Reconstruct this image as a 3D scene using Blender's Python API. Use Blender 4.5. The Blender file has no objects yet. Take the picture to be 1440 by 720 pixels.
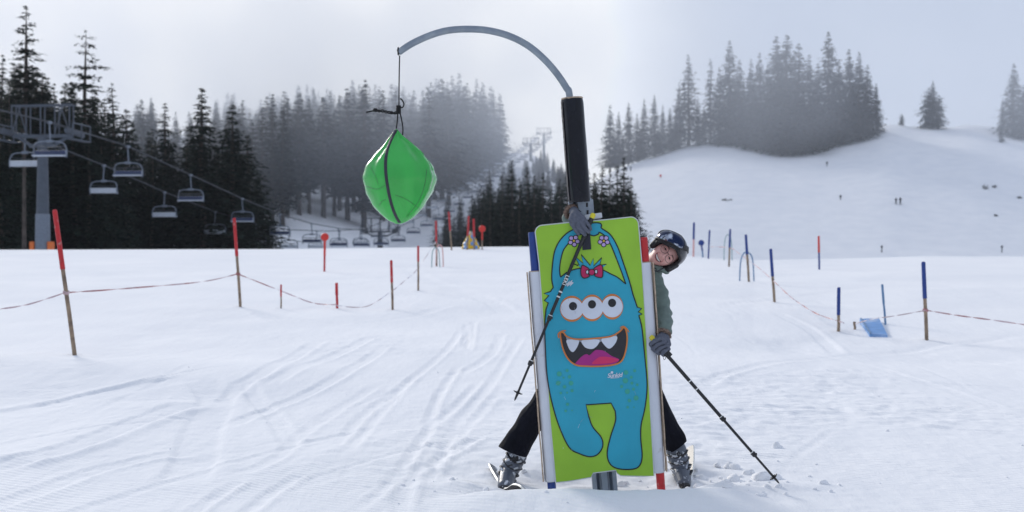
import bpy, bmesh, math, random
import numpy as np
from mathutils import Vector, Matrix, noise
from mathutils.geometry import tessellate_polygon
from mathutils.bvhtree import BVHTree

random.seed(7)
rng = np.random.default_rng(7)
scene = bpy.context.scene
col = scene.collection
R = math.radians

# ------------------------------------------------------------------ camera, world, sun, exposure
F = 1800.0                       # focal length in pixels of a 1440 wide frame
CAMZ = 1.6
cam_data = bpy.data.cameras.new("camera")
cam_data.sensor_width = 36.0
cam_data.lens = F / 1440.0 * 36.0
cam_data.clip_start = 0.1
cam_data.clip_end = 5000.0
cam_data.dof.use_dof = True
cam_data.dof.focus_distance = 8.5
cam_data.dof.aperture_fstop = 2.8
cam = bpy.data.objects.new("camera", cam_data)
cam.location = (0, 0, CAMZ)
cam.rotation_euler = (R(90), 0, 0)
col.objects.link(cam)
scene.camera = cam

SUN_AZ = R(-30)                  # measured from +Y towards +X
SUN_EL = R(24)
world = bpy.data.worlds.new("World")
scene.world = world
world.use_nodes = True
nt = world.node_tree
nt.nodes.clear()
N = nt.nodes.new
out = N('ShaderNodeOutputWorld')
skyt = N('ShaderNodeTexSky'); skyt.sky_type = 'NISHITA'; skyt.sun_disc = False
skyt.sun_elevation = SUN_EL
skyt.sun_rotation = SUN_AZ
bg1 = N('ShaderNodeBackground'); bg1.inputs['Strength'].default_value = 0.1
nt.links.new(skyt.outputs[0], bg1.inputs['Color'])
tc = N('ShaderNodeTexCoord')
mapn = N('ShaderNodeMapping'); mapn.inputs['Scale'].default_value = (1.5, 1.5, 4.0)
nt.links.new(tc.outputs['Generated'], mapn.inputs['Vector'])
noi = N('ShaderNodeTexNoise'); noi.inputs['Scale'].default_value = 1.6; noi.inputs['Detail'].default_value = 5
noi.inputs['Roughness'].default_value = 0.5
nt.links.new(mapn.outputs[0], noi.inputs['Vector'])
# bright glow of the veiled sun: direction dot
dotn = N('ShaderNodeVectorMath'); dotn.operation = 'DOT_PRODUCT'
gd = Vector((-0.30, 0.94, 0.10)).normalized()
dotn.inputs[1].default_value = gd
nrm = N('ShaderNodeVectorMath'); nrm.operation = 'NORMALIZE'
nt.links.new(tc.outputs['Generated'], nrm.inputs[0])
nt.links.new(nrm.outputs[0], dotn.inputs[0])
mr = N('ShaderNodeMapRange'); mr.inputs['From Min'].default_value = 0.86; mr.inputs['From Max'].default_value = 1.0
mr.interpolation_type = 'SMOOTHSTEP'
nt.links.new(dotn.outputs['Value'], mr.inputs['Value'])
add = N('ShaderNodeMath'); add.operation = 'MULTIPLY_ADD'
nt.links.new(noi.outputs['Fac'], add.inputs[0]); add.inputs[1].default_value = 0.42
mr2 = N('ShaderNodeMath'); mr2.operation = 'MULTIPLY'; mr2.inputs[1].default_value = 1.02
nt.links.new(mr.outputs[0], mr2.inputs[0])
nt.links.new(mr2.outputs[0], add.inputs[2])
cr = N('ShaderNodeValToRGB')
e = cr.color_ramp.elements
e[0].position = 0.14; e[0].color = (0.45, 0.525, 0.68, 1)
e[1].position = 0.98; e[1].color = (1.70, 1.71, 1.70, 1)
cr.color_ramp.interpolation = 'B_SPLINE'
m_ = e.new(0.52); m_.color = (0.60, 0.64, 0.73, 1)
nt.links.new(add.outputs[0], cr.inputs['Fac'])
bg2 = N('ShaderNodeBackground'); bg2.inputs['Strength'].default_value = 1.0
nt.links.new(cr.outputs[0], bg2.inputs['Color'])
mx = N('ShaderNodeMixShader'); mx.inputs[0].default_value = 0.93
nt.links.new(bg1.outputs[0], mx.inputs[1]); nt.links.new(bg2.outputs[0], mx.inputs[2])
nt.links.new(mx.outputs[0], out.inputs['Surface'])

sun_data = bpy.data.lights.new("sun", 'SUN')
sun_data.energy = 2.25
sun_data.angle = R(14)
sun_data.color = (1.0, 0.95, 0.88)
sun = bpy.data.objects.new("sun", sun_data)
sd = Vector((math.sin(SUN_AZ) * math.cos(SUN_EL), math.cos(SUN_AZ) * math.cos(SUN_EL), math.sin(SUN_EL)))
sun.rotation_euler = sd.to_track_quat('Z', 'Y').to_euler()
sun.location = sd * 50
col.objects.link(sun)

scene.view_settings.view_transform = 'Standard'
scene.view_settings.look = 'None'
scene.view_settings.exposure = 0.11
scene.view_settings.gamma = 1.0
scene.render.engine = 'CYCLES'
scene.cycles.max_bounces = 6
scene.cycles.diffuse_bounces = 3
scene.cycles.transparent_max_bounces = 12
scene.cycles.volume_bounces = 1
scene.cycles.use_denoising = True

# ------------------------------------------------------------------ helpers
def P(px, py, Y):
    """a point of the photograph (1440x720 px) at the distance Y, in metres"""
    return Vector(((px - 720) / F * Y, Y, CAMZ + (360 - py) / F * Y))

def tag(o, label=None, cat=None, group=None, kind=None):
    if label: o['label'] = label
    if cat: o['category'] = cat
    if group: o['group'] = group
    if kind: o['kind'] = kind
    return o

def link(name, mesh, mat=None, parent=None):
    o = bpy.data.objects.new(name, mesh)
    col.objects.link(o)
    if mat is not None and len(mesh.materials) == 0:
        for m in (mat if isinstance(mat, (list, tuple)) else [mat]):
            mesh.materials.append(m)
    if parent is not None:
        o.parent = parent
        o.matrix_parent_inverse = parent_world(parent).inverted()
    return o

def parent_world(p):
    m = Matrix.LocRotScale(p.location, p.rotation_euler, p.scale)
    if p.parent is not None:
        m = parent_world(p.parent) @ p.matrix_parent_inverse @ m
    return m

def empty(name, loc, rz=0.0):
    o = bpy.data.objects.new(name, None)
    o.location = loc; o.rotation_euler = (0, 0, rz)
    o.empty_display_size = 0.2
    col.objects.link(o)
    return o

class MB:
    """collects shapes into one mesh"""
    def __init__(self): self.v = []; self.f = []; self.m = []
    def add(self, vs, fs, mi=0):
        b = len(self.v)
        self.v.extend([tuple(v) for v in vs])
        for f in fs:
            self.f.append(tuple(b + i for i in f)); self.m.append(mi)
    def box(self, c, s, rot=None, mi=0, bev=0.0):
        c = Vector(c); hx, hy, hz = s[0] / 2, s[1] / 2, s[2] / 2
        M = rot if rot is not None else Matrix.Identity(3)
        if bev > 0:
            bm = bmesh.new(); bmesh.ops.create_cube(bm, size=1.0)
            for v in bm.verts: v.co = Vector((v.co.x * s[0], v.co.y * s[1], v.co.z * s[2]))
            bmesh.ops.bevel(bm, geom=list(bm.edges), offset=bev, segments=2, affect='EDGES', profile=0.6)
            bm.verts.index_update()
            vs = [c + M @ v.co for v in bm.verts]; fs = [[v.index for v in f.verts] for f in bm.faces]
            bm.free(); self.add(vs, fs, mi); return self
        vs = [c + M @ Vector((sx * hx, sy * hy, sz * hz)) for sz in (-1, 1) for sy in (-1, 1) for sx in (-1, 1)]
        fs = [(0, 2, 3, 1), (4, 5, 7, 6), (0, 1, 5, 4), (2, 6, 7, 3), (0, 4, 6, 2), (1, 3, 7, 5)]
        self.add(vs, fs, mi); return self
    def tube(self, pts, r, n=10, mi=0, cap=True, squash=None):
        pts = [Vector(p) for p in pts]
        rs = r if isinstance(r, (list, tuple)) else [r] * len(pts)
        up = None; rings = []
        for i, p in enumerate(pts):
            d = (pts[min(i + 1, len(pts) - 1)] - pts[max(i - 1, 0)]).normalized()
            if up is None:
                up = Vector((0, 0, 1)) if abs(d.z) < 0.9 else Vector((0, 1, 0))
            a = d.cross(up)
            if a.length < 1e-6: a = d.orthogonal()
            a.normalize(); b = a.cross(d).normalized(); up = b
            rings.append([p + (a * math.cos(t) * rs[i] + b * math.sin(t) * rs[i] * (squash or 1)) for t in [2 * math.pi * k / n for k in range(n)]])
        vs = [v for ring in rings for v in ring]; fs = []
        for i in range(len(rings) - 1):
            for k in range(n):
                fs.append((i * n + k, i * n + (k + 1) % n, (i + 1) * n + (k + 1) % n, (i + 1) * n + k))
        if cap:
            fs.append(tuple(reversed(range(n)))); fs.append(tuple((len(rings) - 1) * n + k for k in range(n)))
        self.add(vs, fs, mi); return self
    def sphere(self, c, r, nu=12, nv=8, mi=0, M=None):
        c = Vector(c); r = r if isinstance(r, (list, tuple)) else (r, r, r)
        vs = [Vector((0, 0, r[2]))]
        for j in range(1, nv):
            t = math.pi * j / nv
            for k in range(nu):
                a = 2 * math.pi * k / nu
                vs.append(Vector((r[0] * math.sin(t) * math.cos(a), r[1] * math.sin(t) * math.sin(a), r[2] * math.cos(t))))
        vs.append(Vector((0, 0, -r[2])))
        if M is not None: vs = [M @ v for v in vs]
        vs = [c + v for v in vs]
        fs = [(0, 1 + k, 1 + (k + 1) % nu) for k in range(nu)]
        for j in range(nv - 2):
            for k in range(nu):
                a = 1 + j * nu + k; b = 1 + j * nu + (k + 1) % nu
                fs.append((a, a + nu, b + nu, b))
        l = len(vs) - 1; s = 1 + (nv - 2) * nu
        fs += [(s + k, l, s + (k + 1) % nu) for k in range(nu)]
        self.add(vs, fs, mi); return self
    def prism(self, outline, d0, d1, mi=0):
        """outline: 3D points in a plane; extruded from +d0 to +d1 (vectors)"""
        n = len(outline)
        a = [Vector(p) + d0 for p in outline]; b = [Vector(p) + d1 for p in outline]
        fs = [(i, (i + 1) % n, n + (i + 1) % n, n + i) for i in range(n)]
        tr = tessellate_polygon([a])
        fs += [tuple(t) for t in tr] + [tuple(n + i for i in reversed(t)) for t in tr]
        self.add(a + b, fs, mi); return self
    def mesh(self, name, smooth=False, fixn=True):
        me = bpy.data.meshes.new(name)
        me.from_pydata(self.v, [], self.f); me.update()
        me.polygons.foreach_set('material_index', self.m)
        if fixn:
            bm = bmesh.new(); bm.from_mesh(me)
            bmesh.ops.recalc_face_normals(bm, faces=bm.faces); bm.to_mesh(me); bm.free()
        if smooth:
            me.polygons.foreach_set('use_smooth', [True] * len(me.polygons))
        return me
    def build(self, name, mat, parent=None, smooth=False, fixn=True):
        me = self.mesh(name, smooth, fixn)
        if smooth == 'auto':
            me.set_sharp_from_angle(angle=R(40))
        return link(name, me, mat, parent)

def crom(pts, n=6, closed=False):
    pts = [Vector(p) for p in pts]; L = len(pts); outp = []
    segs = L if closed else L - 1
    for i in range(segs):
        if closed: p0, p1, p2, p3 = pts[i - 1], pts[i], pts[(i + 1) % L], pts[(i + 2) % L]
        else: p0, p1, p2, p3 = pts[max(i - 1, 0)], pts[i], pts[i + 1], pts[min(i + 2, L - 1)]
        for k in range(n):
            t = k / n
            outp.append(0.5 * ((2 * p1) + (p2 - p0) * t + (2 * p0 - 5 * p1 + 4 * p2 - p3) * t * t + (3 * p1 - p0 - 3 * p2 + p3) * t ** 3))
    if not closed: outp.append(pts[-1])
    return outp

def solid(name, chains, mat, parent=None, voxel=0.008, smooth_it=6, cuts=(), extra=None, disp=0.0, dscale=20.0):
    """one continuous closed skin around chains of (point, radius), voxel merged and smoothed"""
    mb = MB()
    for ch in chains:
        for i, (p, r) in enumerate(ch):
            mb.sphere(p, r, 14, 10)
            if i + 1 < len(ch):
                q, r2 = ch[i + 1]
                if (Vector(q) - Vector(p)).length > 1e-4:
                    mb.tube([p, q], [r, r2], 14)
    if extra: extra(mb)
    me = mb.mesh(name)
    o = bpy.data.objects.new("tmp", me); col.objects.link(o)
    m = o.modifiers.new("r", 'REMESH'); m.mode = 'VOXEL'; m.voxel_size = voxel
    if smooth_it:
        s = o.modifiers.new("s", 'SMOOTH'); s.factor = 0.5; s.iterations = smooth_it
    dg = bpy.context.evaluated_depsgraph_get()
    me2 = bpy.data.meshes.new_from_object(o.evaluated_get(dg))
    bpy.data.objects.remove(o); bpy.data.meshes.remove(me)
    me2.name = name
    bm = bmesh.new(); bm.from_mesh(me2)
    for co, no in cuts:
        bmesh.ops.bisect_plane(bm, geom=list(bm.verts) + list(bm.edges) + list(bm.faces), plane_co=co, plane_no=no, clear_outer=True)
        bd = [e for e in bm.edges if e.is_boundary]
        if bd: bmesh.ops.holes_fill(bm, edges=bd, sides=0)
    if disp:
        bm.normal_update()
        for v in bm.verts:
            v.co += v.normal * disp * noise.noise(v.co * dscale)
    bm.to_mesh(me2); bm.free()
    me2.polygons.foreach_set('use_smooth', [True] * len(me2.polygons))
    me2.set_sharp_from_angle(angle=R(55))
    me2.materials.clear()
    return link(name, me2, mat, parent)

# ------------------------------------------------------------------ materials
def mat(name, c, rough=0.6, metal=0.0, var=0.12, vscale=8.0, bump=0.0, bscale=60.0, coat=0.0, c2=None, c2lo=0.45, c2hi=0.65, c2scale=4.0, bdist=0.01, spec=0.5, stretch=None):
    m = bpy.data.materials.new(name); m.use_nodes = True
    t = m.node_tree; b = t.nodes['Principled BSDF']
    b.inputs['Roughness'].default_value = rough
    b.inputs['Metallic'].default_value = metal
    b.inputs['Coat Weight'].default_value = coat
    b.inputs['Specular IOR Level'].default_value = spec
    tcn = t.nodes.new('ShaderNodeTexCoord'); vec = tcn.outputs['Object']
    if stretch:
        mp = t.nodes.new('ShaderNodeMapping'); mp.inputs['Scale'].default_value = stretch
        t.links.new(vec, mp.inputs['Vector']); vec = mp.outputs[0]
    n1 = t.nodes.new('ShaderNodeTexNoise'); n1.inputs['Scale'].default_value = vscale; n1.inputs['Detail'].default_value = 4
    t.links.new(vec, n1.inputs['Vector'])
    r1 = t.nodes.new('ShaderNodeMapRange')
    r1.inputs['From Min'].default_value = 0.3; r1.inputs['From Max'].default_value = 0.7
    r1.inputs['To Min'].default_value = 1 - var; r1.inputs['To Max'].default_value = 1 + var
    t.links.new(n1.outputs['Fac'], r1.inputs['Value'])
    base = t.nodes.new('ShaderNodeRGB'); base.outputs[0].default_value = (*c, 1); src = base.outputs[0]
    if c2 is not None:
        n2 = t.nodes.new('ShaderNodeTexNoise'); n2.inputs['Scale'].default_value = c2scale; n2.inputs['Detail'].default_value = 5
        t.links.new(vec, n2.inputs['Vector'])
        r2 = t.nodes.new('ShaderNodeMapRange'); r2.inputs['From Min'].default_value = c2lo; r2.inputs['From Max'].default_value = c2hi
        t.links.new(n2.outputs['Fac'], r2.inputs['Value'])
        mxn = t.nodes.new('ShaderNodeMix'); mxn.data_type = 'RGBA'
        t.links.new(r2.outputs[0], mxn.inputs[0]); t.links.new(src, mxn.inputs[6]); mxn.inputs[7].default_value = (*c2, 1)
        src = mxn.outputs[2]
    mu = t.nodes.new('ShaderNodeVectorMath'); mu.operation = 'SCALE'
    t.links.new(src, mu.inputs[0]); t.links.new(r1.outputs[0], mu.inputs['Scale'])
    t.links.new(mu.outputs[0], b.inputs['Base Color'])
    if bump:
        n3 = t.nodes.new('ShaderNodeTexNoise'); n3.inputs['Scale'].default_value = bscale; n3.inputs['Detail'].default_value = 6
        t.links.new(vec, n3.inputs['Vector'])
        bp = t.nodes.new('ShaderNodeBump'); bp.inputs['Strength'].default_value = bump; bp.inputs['Distance'].default_value = bdist
        t.links.new(n3.outputs['Fac'], bp.inputs['Height']); t.links.new(bp.outputs[0], b.inputs['Normal'])
    return m

M = {}
def defm(k, *a, **kw): M[k] = mat(k, *a, **kw)
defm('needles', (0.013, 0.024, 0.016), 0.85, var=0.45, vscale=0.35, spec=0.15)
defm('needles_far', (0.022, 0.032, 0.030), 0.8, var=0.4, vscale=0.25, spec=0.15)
defm('bark', (0.09, 0.075, 0.065), 0.9, var=0.3, vscale=1.5, spec=0.2)
defm('galv', (0.25, 0.29, 0.34), 0.45, 0.6, var=0.10, vscale=9, bump=0.08, bscale=60, c2=(0.31, 0.35, 0.39), c2scale=14)
defm('steel', (0.075, 0.09, 0.115), 0.5, 0.25, var=0.12, vscale=3)
defm('steel_dark', (0.05, 0.06, 0.075), 0.5, 0.3)
defm('steel_pale', (0.17, 0.20, 0.245), 0.5, 0.25)
defm('seat_blue', (0.035, 0.055, 0.13), 0.5)
defm('seat_grey', (0.50, 0.54, 0.60), 0.45)
defm('orange_pad', (0.75, 0.17, 0.03), 0.6)
defm('cable', (0.03, 0.035, 0.045), 0.6)
defm('red_plastic', (0.50, 0.018, 0.022), 0.42, var=0.15, vscale=30, c2=(0.45, 0.22, 0.20), c2lo=.60, c2hi=.68, c2scale=14)
defm('red_disc', (0.62, 0.03, 0.02), 0.45)
defm('blue_plastic', (0.012, 0.045, 0.23), 0.38, var=0.1, vscale=30)
defm('bamboo', (0.30, 0.22, 0.15), 0.6, var=0.3, vscale=14, c2=(0.17, 0.12, 0.085), c2scale=9)
defm('blue_mat', (0.12, 0.30, 0.62), 0.5, c2=(0.5, 0.6, 0.75), c2lo=0.55, c2hi=0.8, c2scale=3)
defm('yellow', (0.75, 0.48, 0.02), 0.5)
defm('hoop_blue', (0.13, 0.25, 0.42), 0.5)
defm('hoop_green', (0.30, 0.42, 0.42), 0.5)
defm('foam_vinyl', (0.62, 0.65, 0.71), 0.42, var=0.05, vscale=6, bump=0.35, bscale=9, c2=(0.45, 0.43, 0.42), c2lo=0.68, c2hi=0.85, c2scale=11, bdist=0.02)
defm('foam_edge', (0.44, 0.34, 0.25), 0.9, var=0.3, vscale=40, bump=0.5, bscale=120)
defm('vinyl_black', (0.006, 0.007, 0.012), 0.26, spec=.3, var=0.3, vscale=12, bump=0.6, bscale=22, bdist=0.006, stretch=(1, 1, 0.35))
defm('rope_black', (0.008, 0.008, 0.009), 0.8, bump=0.4, bscale=300)
defm('bag_green', (0.026, 0.43, 0.055), 0.25, var=0.14, vscale=4, bump=0.45, bscale=9, bdist=0.02, coat=0.45, stretch=(1.6,1.6,.7))
defm('zip_dark', (0.03, 0.03, 0.045), 0.5, bump=0.4, bscale=400)
FB = dict(rough=0.5, var=0.09, vscale=3.5, bump=0.5, bscale=5, bdist=0.02)
defm('print_green', (0.285, 0.53, 0.030), **FB)
defm('print_blue', (0.016, 0.345, 0.490), **FB)
defm('print_line', (0.010, 0.010, 0.013), **FB)
defm('print_white', (0.62, 0.66, 0.74), **FB)
defm('print_grey', (0.27, 0.29, 0.33), **FB)
defm('print_orange', (0.60, 0.19, 0.035), **FB)
defm('print_mouth', (0.018, 0.017, 0.022), **FB)
defm('print_magenta', (0.36, 0.012, 0.20), **FB)
defm('print_pink', (0.62, 0.02, 0.12), **FB)
defm('print_bow', (0.46, 0.008, 0.09), **FB)
defm('print_lilac', (0.46, 0.34, 0.62), **FB)
defm('print_yellow', (0.62, 0.45, 0.03), **FB)
defm('print_spot', (0.035, 0.36, 0.27), **FB)
defm('board_edge', (0.60, 0.62, 0.66), 0.5, bump=0.2, bscale=20, bdist=0.01)
defm('skin', (0.72, 0.40, 0.35), 0.5, var=0.05, vscale=30, c2=(0.68, 0.30, 0.28), c2lo=0.45, c2hi=0.7, c2scale=14)
defm('lips', (0.42, 0.10, 0.10), 0.4)
defm('teeth', (0.75, 0.72, 0.68), 0.3)
defm('dark', (0.012, 0.011, 0.012), 0.5)
defm('brow', (0.06, 0.035, 0.025), 0.8)
defm('jacket', (0.140, 0.190, 0.170), 0.75, var=0.12, vscale=14, bump=0.5, bscale=16, bdist=0.02, stretch=(1, 1, 2.2))
defm('fur', (0.24, 0.17, 0.135), 0.95, var=0.4, vscale=90)
defm('glove', (0.105, 0.115, 0.15), 0.85, var=0.12, vscale=60, bump=0.4, bscale=220, bdist=0.003)
defm('glove_dark', (0.03, 0.032, 0.045), 0.85)
defm('pants', (0.0045, 0.005, 0.010), 0.85, spec=.2, var=0.3, vscale=10, bump=0.6, bscale=13, bdist=0.02, stretch=(1, 1, 0.5))
defm('boot_shell', (0.09, 0.105, 0.135), 0.4, var=0.1, vscale=14, c2=(0.7, 0.74, 0.8), c2lo=0.57, c2hi=0.63, c2scale=16)
defm('boot_dark', (0.018, 0.018, 0.022), 0.45, c2=(0.75, 0.79, 0.84), c2lo=0.58, c2hi=0.64, c2scale=22)
defm('boot_clip', (0.45, 0.47, 0.5), 0.35, 0.7)
defm('helmet', (0.045, 0.047, 0.055), 0.25, 0.5, var=0.12, vscale=9, coat=0.4)
defm('helmet_trim', (0.010, 0.010, 0.012), 0.55)
defm('lens', (0.012, 0.022, 0.062), 0.08, 1.0, var=0.3, vscale=13, coat=0.2, c2=(.55,.60,.7), c2lo=.50, c2hi=.62, c2scale=15)  # pale patches paint a sky reflection into the lens colour
defm('glass_frame', (0.03, 0.025, 0.022), 0.4)
defm('ski_top', (0.03, 0.032, 0.04), 0.35, c2=(0.60, 0.64, 0.70), c2lo=0.60, c2hi=0.68, c2scale=14)
defm('ski_edge', (0.72, 0.72, 0.68), 0.4)
defm('pole_black', (0.012, 0.012, 0.014), 0.32)
defm('pole_grip_yellow', (0.66, 0.57, 0.03), 0.5)
defm('pole_white', (0.7, 0.7, 0.68), 0.4)
defm('skier_dark', (0.02, 0.022, 0.03), 0.8)
defm('tape_red', (0.40, 0.15, 0.15), 0.6, c2=(0.55, 0.40, 0.42), c2lo=0.46, c2hi=0.54, c2scale=1.3)
defm('tape_pale', (0.55, 0.44, 0.44), 0.6, c2=(0.8, 0.8, 0.84), c2lo=0.46, c2hi=0.54, c2scale=1.0)
defm('net_orange', (0.75, 0.42, 0.40), 0.7)
# ------------------------------------------------------------------ the ground: one sheet
def sstep(x, a, b):
    t = np.clip((x - a) / (b - a), 0, 1); return t * t * (3 - 2 * t)

LIFT_Y = [60, 80, 130, 160, 204, 250, 300, 363, 470, 530, 700, 1300]
LIFT_G = [1.0, 0.6, 0.4, -0.6, 0.6, 5.0, 13.0, 22.0, 36.5, 44.0, 46.0, 46.0]
RID_P = [600, 700, 760, 850, 880, 905, 940, 965, 1000, 1030, 1100, 1160, 1215, 1250, 1280, 1340, 1360, 1400, 1440, 1600, 2200]
RID_Y = [300, 290, 272, 245, 234, 225, 213, 205, 200, 197, 199, 195, 183, 173, 178, 179, 174, 178, 182, 190, 230]
CR_P = [-600, 0, 400, 600, 740, 860, 1000, 1060, 1200, 1300, 1440, 2000]
CR_Y = [352, 351, 350, 347.5, 346.5, 351, 362, 366, 363, 360, 360.5, 362]

def fbm(x, y, s, seed, octv=3):
    """cheap smooth value noise"""
    res = 0; amp = 1; tot = 0
    for o in range(octv):
        xs = x / s * (2 ** o) + seed * 13.7; ys = y / s * (2 ** o) + seed * 7.3
        xi = np.floor(xs).astype(np.int64); yi = np.floor(ys).astype(np.int64)
        fx = xs - xi; fy = ys - yi
        fx = fx * fx * (3 - 2 * fx); fy = fy * fy * (3 - 2 * fy)
        def h(a, b):
            n = (a * 374761393 + b * 668265263 + seed * 1442695) & 0x7fffffff
            n = ((n ^ (n >> 13)) * 1274126177) & 0x7fffffff
            return (n & 0xffff) / 65535.0 * 2 - 1
        v = h(xi, yi) * (1 - fx) * (1 - fy) + h(xi + 1, yi) * fx * (1 - fy) + h(xi, yi + 1) * (1 - fx) * fy + h(xi + 1, yi + 1) * fx * fy
        res = res + v * amp; tot += amp; amp *= 0.5
    return res / tot

def base_h(X, Y):
    X = np.asarray(X, float); Y = np.asarray(Y, float)
    Ys = np.maximum(Y, 20.0)
    px = 720 + F * X / Ys
    pyc = np.interp(px, CR_P, CR_Y)
    Yc = 60 - 12 * sstep(px, 800, 1050)
    zc = CAMZ + (360 - pyc) / F * Yc
    zn = 0.04 + (zc - 0.04) * (Y - 8.5) / (Yc - 8.5)
    zn = np.where(Y < 8.5, 0.04 + (Y - 8.5) * 0.03, zn)
    zn = zn + 0.07 * fbm(X, Y, 6.0, 3, 3) * sstep(Y, 11, 22) * (1 - sstep(Y, Yc - 22, Yc - 4))
    # a low bank that crosses the left half
    bank = np.exp(-((Y - (14.6 + (X + 3) * -0.25)) / 1.1) ** 2) * sstep(-X, 0.3, 3.0)
    zn = zn + 0.07 * bank
    # hollow to the right, behind the person
    zn = zn - 0.10 * np.exp(-((X - 5.5) / 2.2) ** 2 - ((Y - 17) / 4.0) ** 2)
    # behind the crest
    G = np.interp(Y, LIFT_Y, LIFT_G)
    Xc = -33 + 0.105 * (Y - 90)
    dl = np.clip(Xc - 4 - X, 0, None)
    zl = G + 24 * (1 - np.exp(-dl * 0.42 / 24)) * sstep(Y, 172, 225) * (1 - .85 * sstep(Y, 300, 420))
    zr = CAMZ + (360 - np.interp(px, RID_P, RID_Y)) / F * 300
    s = np.clip((Y - 188) / 112.0, 0, 1) ** 1.05
    zh = 0.2 + (zr - 0.2) * s
    zh = zh + 0.6 * fbm(X, Y, 40, 5, 3) * sstep(Y, 90, 140)
    zh = np.where(Y > 300, zr - (Y - 300) * 0.03, zh)
    w = sstep(px, 740, 870)
    zb = zl * (1 - w) + zh * w
    k = sstep(Y, Yc, Yc + 24)
    zn2 = np.where(Y > Yc, zc - (Y - Yc) * 0.02, zn)
    return zn2 * (1 - k) + zb * k

def hit(px, py, y0=6.0, y1=600.0, far=None):
    Y = np.geomspace(y0, y1, 6000)
    X = (px - 720) / F * Y
    z = CAMZ + (360 - py) / F * Y
    d = z - base_h(X, Y)
    i = np.nonzero(d <= 0)[0]
    if len(i) == 0: return None
    y = float(Y[i[0]])
    if far is not None and y > far: y = far
    return Vector(((px - 720) / F * y, y, float(base_h((px - 720) / F * y, y))))

def gz(x, y): return float(base_h(x, y))

def zo(pts, s, ox, oy): return [(ox + x / s, oy + y / s) for x, y in pts]
ZL = lambda pts: zo(pts, 2.057, 0, 440)
# ski tracks: (photo polyline, half width m, depth m, berm m)
TR = [
 (ZL([(930,75),(780,160),(700,205),(640,260)]), .10, .028, .022),
 (ZL([(575,190),(625,250),(585,340),(560,430),(520,500)]), .17, .035, .012),
 (ZL([(1340,40),(1290,110),(1180,200),(1060,290),(960,400)]), .05, .022, .016),
 (ZL([(1350,30),(1345,105)]), .05, .03, .02), (ZL([(1370,25),(1355,110)]), .05, .03, .02),
 (ZL([(1330,150),(1270,240),(1240,330),(1245,360)]), .045, .03, .022),
 (ZL([(1390,195),(1320,270),(1245,335),(1150,470),(1030,576)]), .045, .028, .022),
 (ZL([(1120,90),(1000,170),(850,250),(640,330)]), .08, .03, .022),
 (ZL([(1075,70),(950,130),(780,210)]), .09, .026, .02),
 (ZL([(1390,355),(1280,420),(1190,470),(1150,600)]), .06, .022, .026),
 (ZL([(870,470),(790,520),(700,590)]), .05, .02, .022),
 (ZL([(560,265),(380,330),(200,400),(-20,455)]), .13, .03, .03),
 (ZL([(530,400),(300,450),(100,520),(-50,570)]), .09, .018, .016),
 (ZL([(700,490),(600,550),(540,600)]), .05, .014, .022),
 (ZL([(-20,298),(200,255),(400,215),(560,185)]), .20, .022, .026),
 (ZL([(1200,180),(1100,290),(1000,410)]), .05, .022, .014),
 (ZL([(1100,200),(900,330),(800,420),(690,470)]), .06, .018, .012),
 (ZL([(720,190),(740,250),(800,310),(850,400)]), .08, .024, .012),
 (ZL([(1450,60),(1420,120),(1330,180)]), .06, .02, .012),
 (ZL([(1440,230),(1350,330),(1290,400),(1220,500)]), .05, .02, .014),
 ([(560,372),(600,392),(680,420),(720,446)], .2, .03, .02), ([(860,395),(700,398),(560,400)], .22, .03, .02),
 ([(640,430),(500,455),(330,440),(180,436)], .12, .02, .015), ([(735,470),(690,540),(640,600),(600,680)], .05, .02, .015),
 ([(1440,610),(1300,598),(1180,578),(1040,570)], .05, .018, .014), ([(1440,548),(1330,540),(1200,532),(1020,530)], .08, .018, .014),
 ([(1440,520),(1320,500),(1180,500),(1040,520),(985,545)], .09, .022, .02), ([(960,575),(1060,600),(1200,640),(1440,690)], .04, .012, .01),
 ([(1440,470),(1380,480),(1310,486),(1210,500)], .14, .03, .02), ([(1090,440),(1150,470),(1180,500)], .1, .02, .015),
 ([(1010,430),(1100,420),(1300,395),(1440,390)], .16, .03, .02), ([(960,470),(1100,486),(1240,520),(1440,585)], .07, .012, .01),
]
TR += [
 ([(-20, 660), (100, 622), (200, 586), (275, 562)], .42, -.075, 0), ([(-20, 585), (100, 522), (200, 476), (300, 452), (440, 440)], .55, .075, 0),
 ([(270, 700), (420, 655), (560, 610), (650, 600)], .22, -.03, 0), ([(290, 540), (330, 600), (300, 660)], .26, .035, 0),
 ([(1010, 500), (1180, 470), (1330, 505), (1450, 500)], .5, .06, 0), ([(1000, 400), (1150, 398), (1300, 410), (1440, 402)], .7, -.07, 0), ([(940, 440), (1060, 460), (1180, 520)], .4, .04, 0),
 ([(0, 400), (200, 385), (420, 395), (600, 385)], .8, .08, 0), ([(300, 430), (480, 445), (700, 425)], .6, -.05, 0),
]
SHAPED = []
for pl, hw, dp, bm_ in TR:
    w = [hit(x, y) for x, y in pl]
    w = crom([Vector((p.x, p.y, 0)) for p in w if p is not None], 6 if bm_ > 0 else 2)
    SHAPED.append((w, hw, dp, bm_))
# random faint tracks of a busy piste
for k in range(46):
    x0 = random.uniform(-7, 9); y0 = random.uniform(7.5, 26); L_ = random.uniform(2.5, 8); a = random.gauss(1.12, 0.28); cv = random.uniform(-.09, .09)
    w = []; x, y = x0, y0
    for j in range(16):
        w.append(Vector((x, y, 0))); x += math.cos(a) * L_ / 16; y += math.sin(a) * L_ / 16; a += cv
    SHAPED.append((w, random.uniform(.03, .06), random.uniform(.004, .010), random.uniform(.003, .007)))

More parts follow.
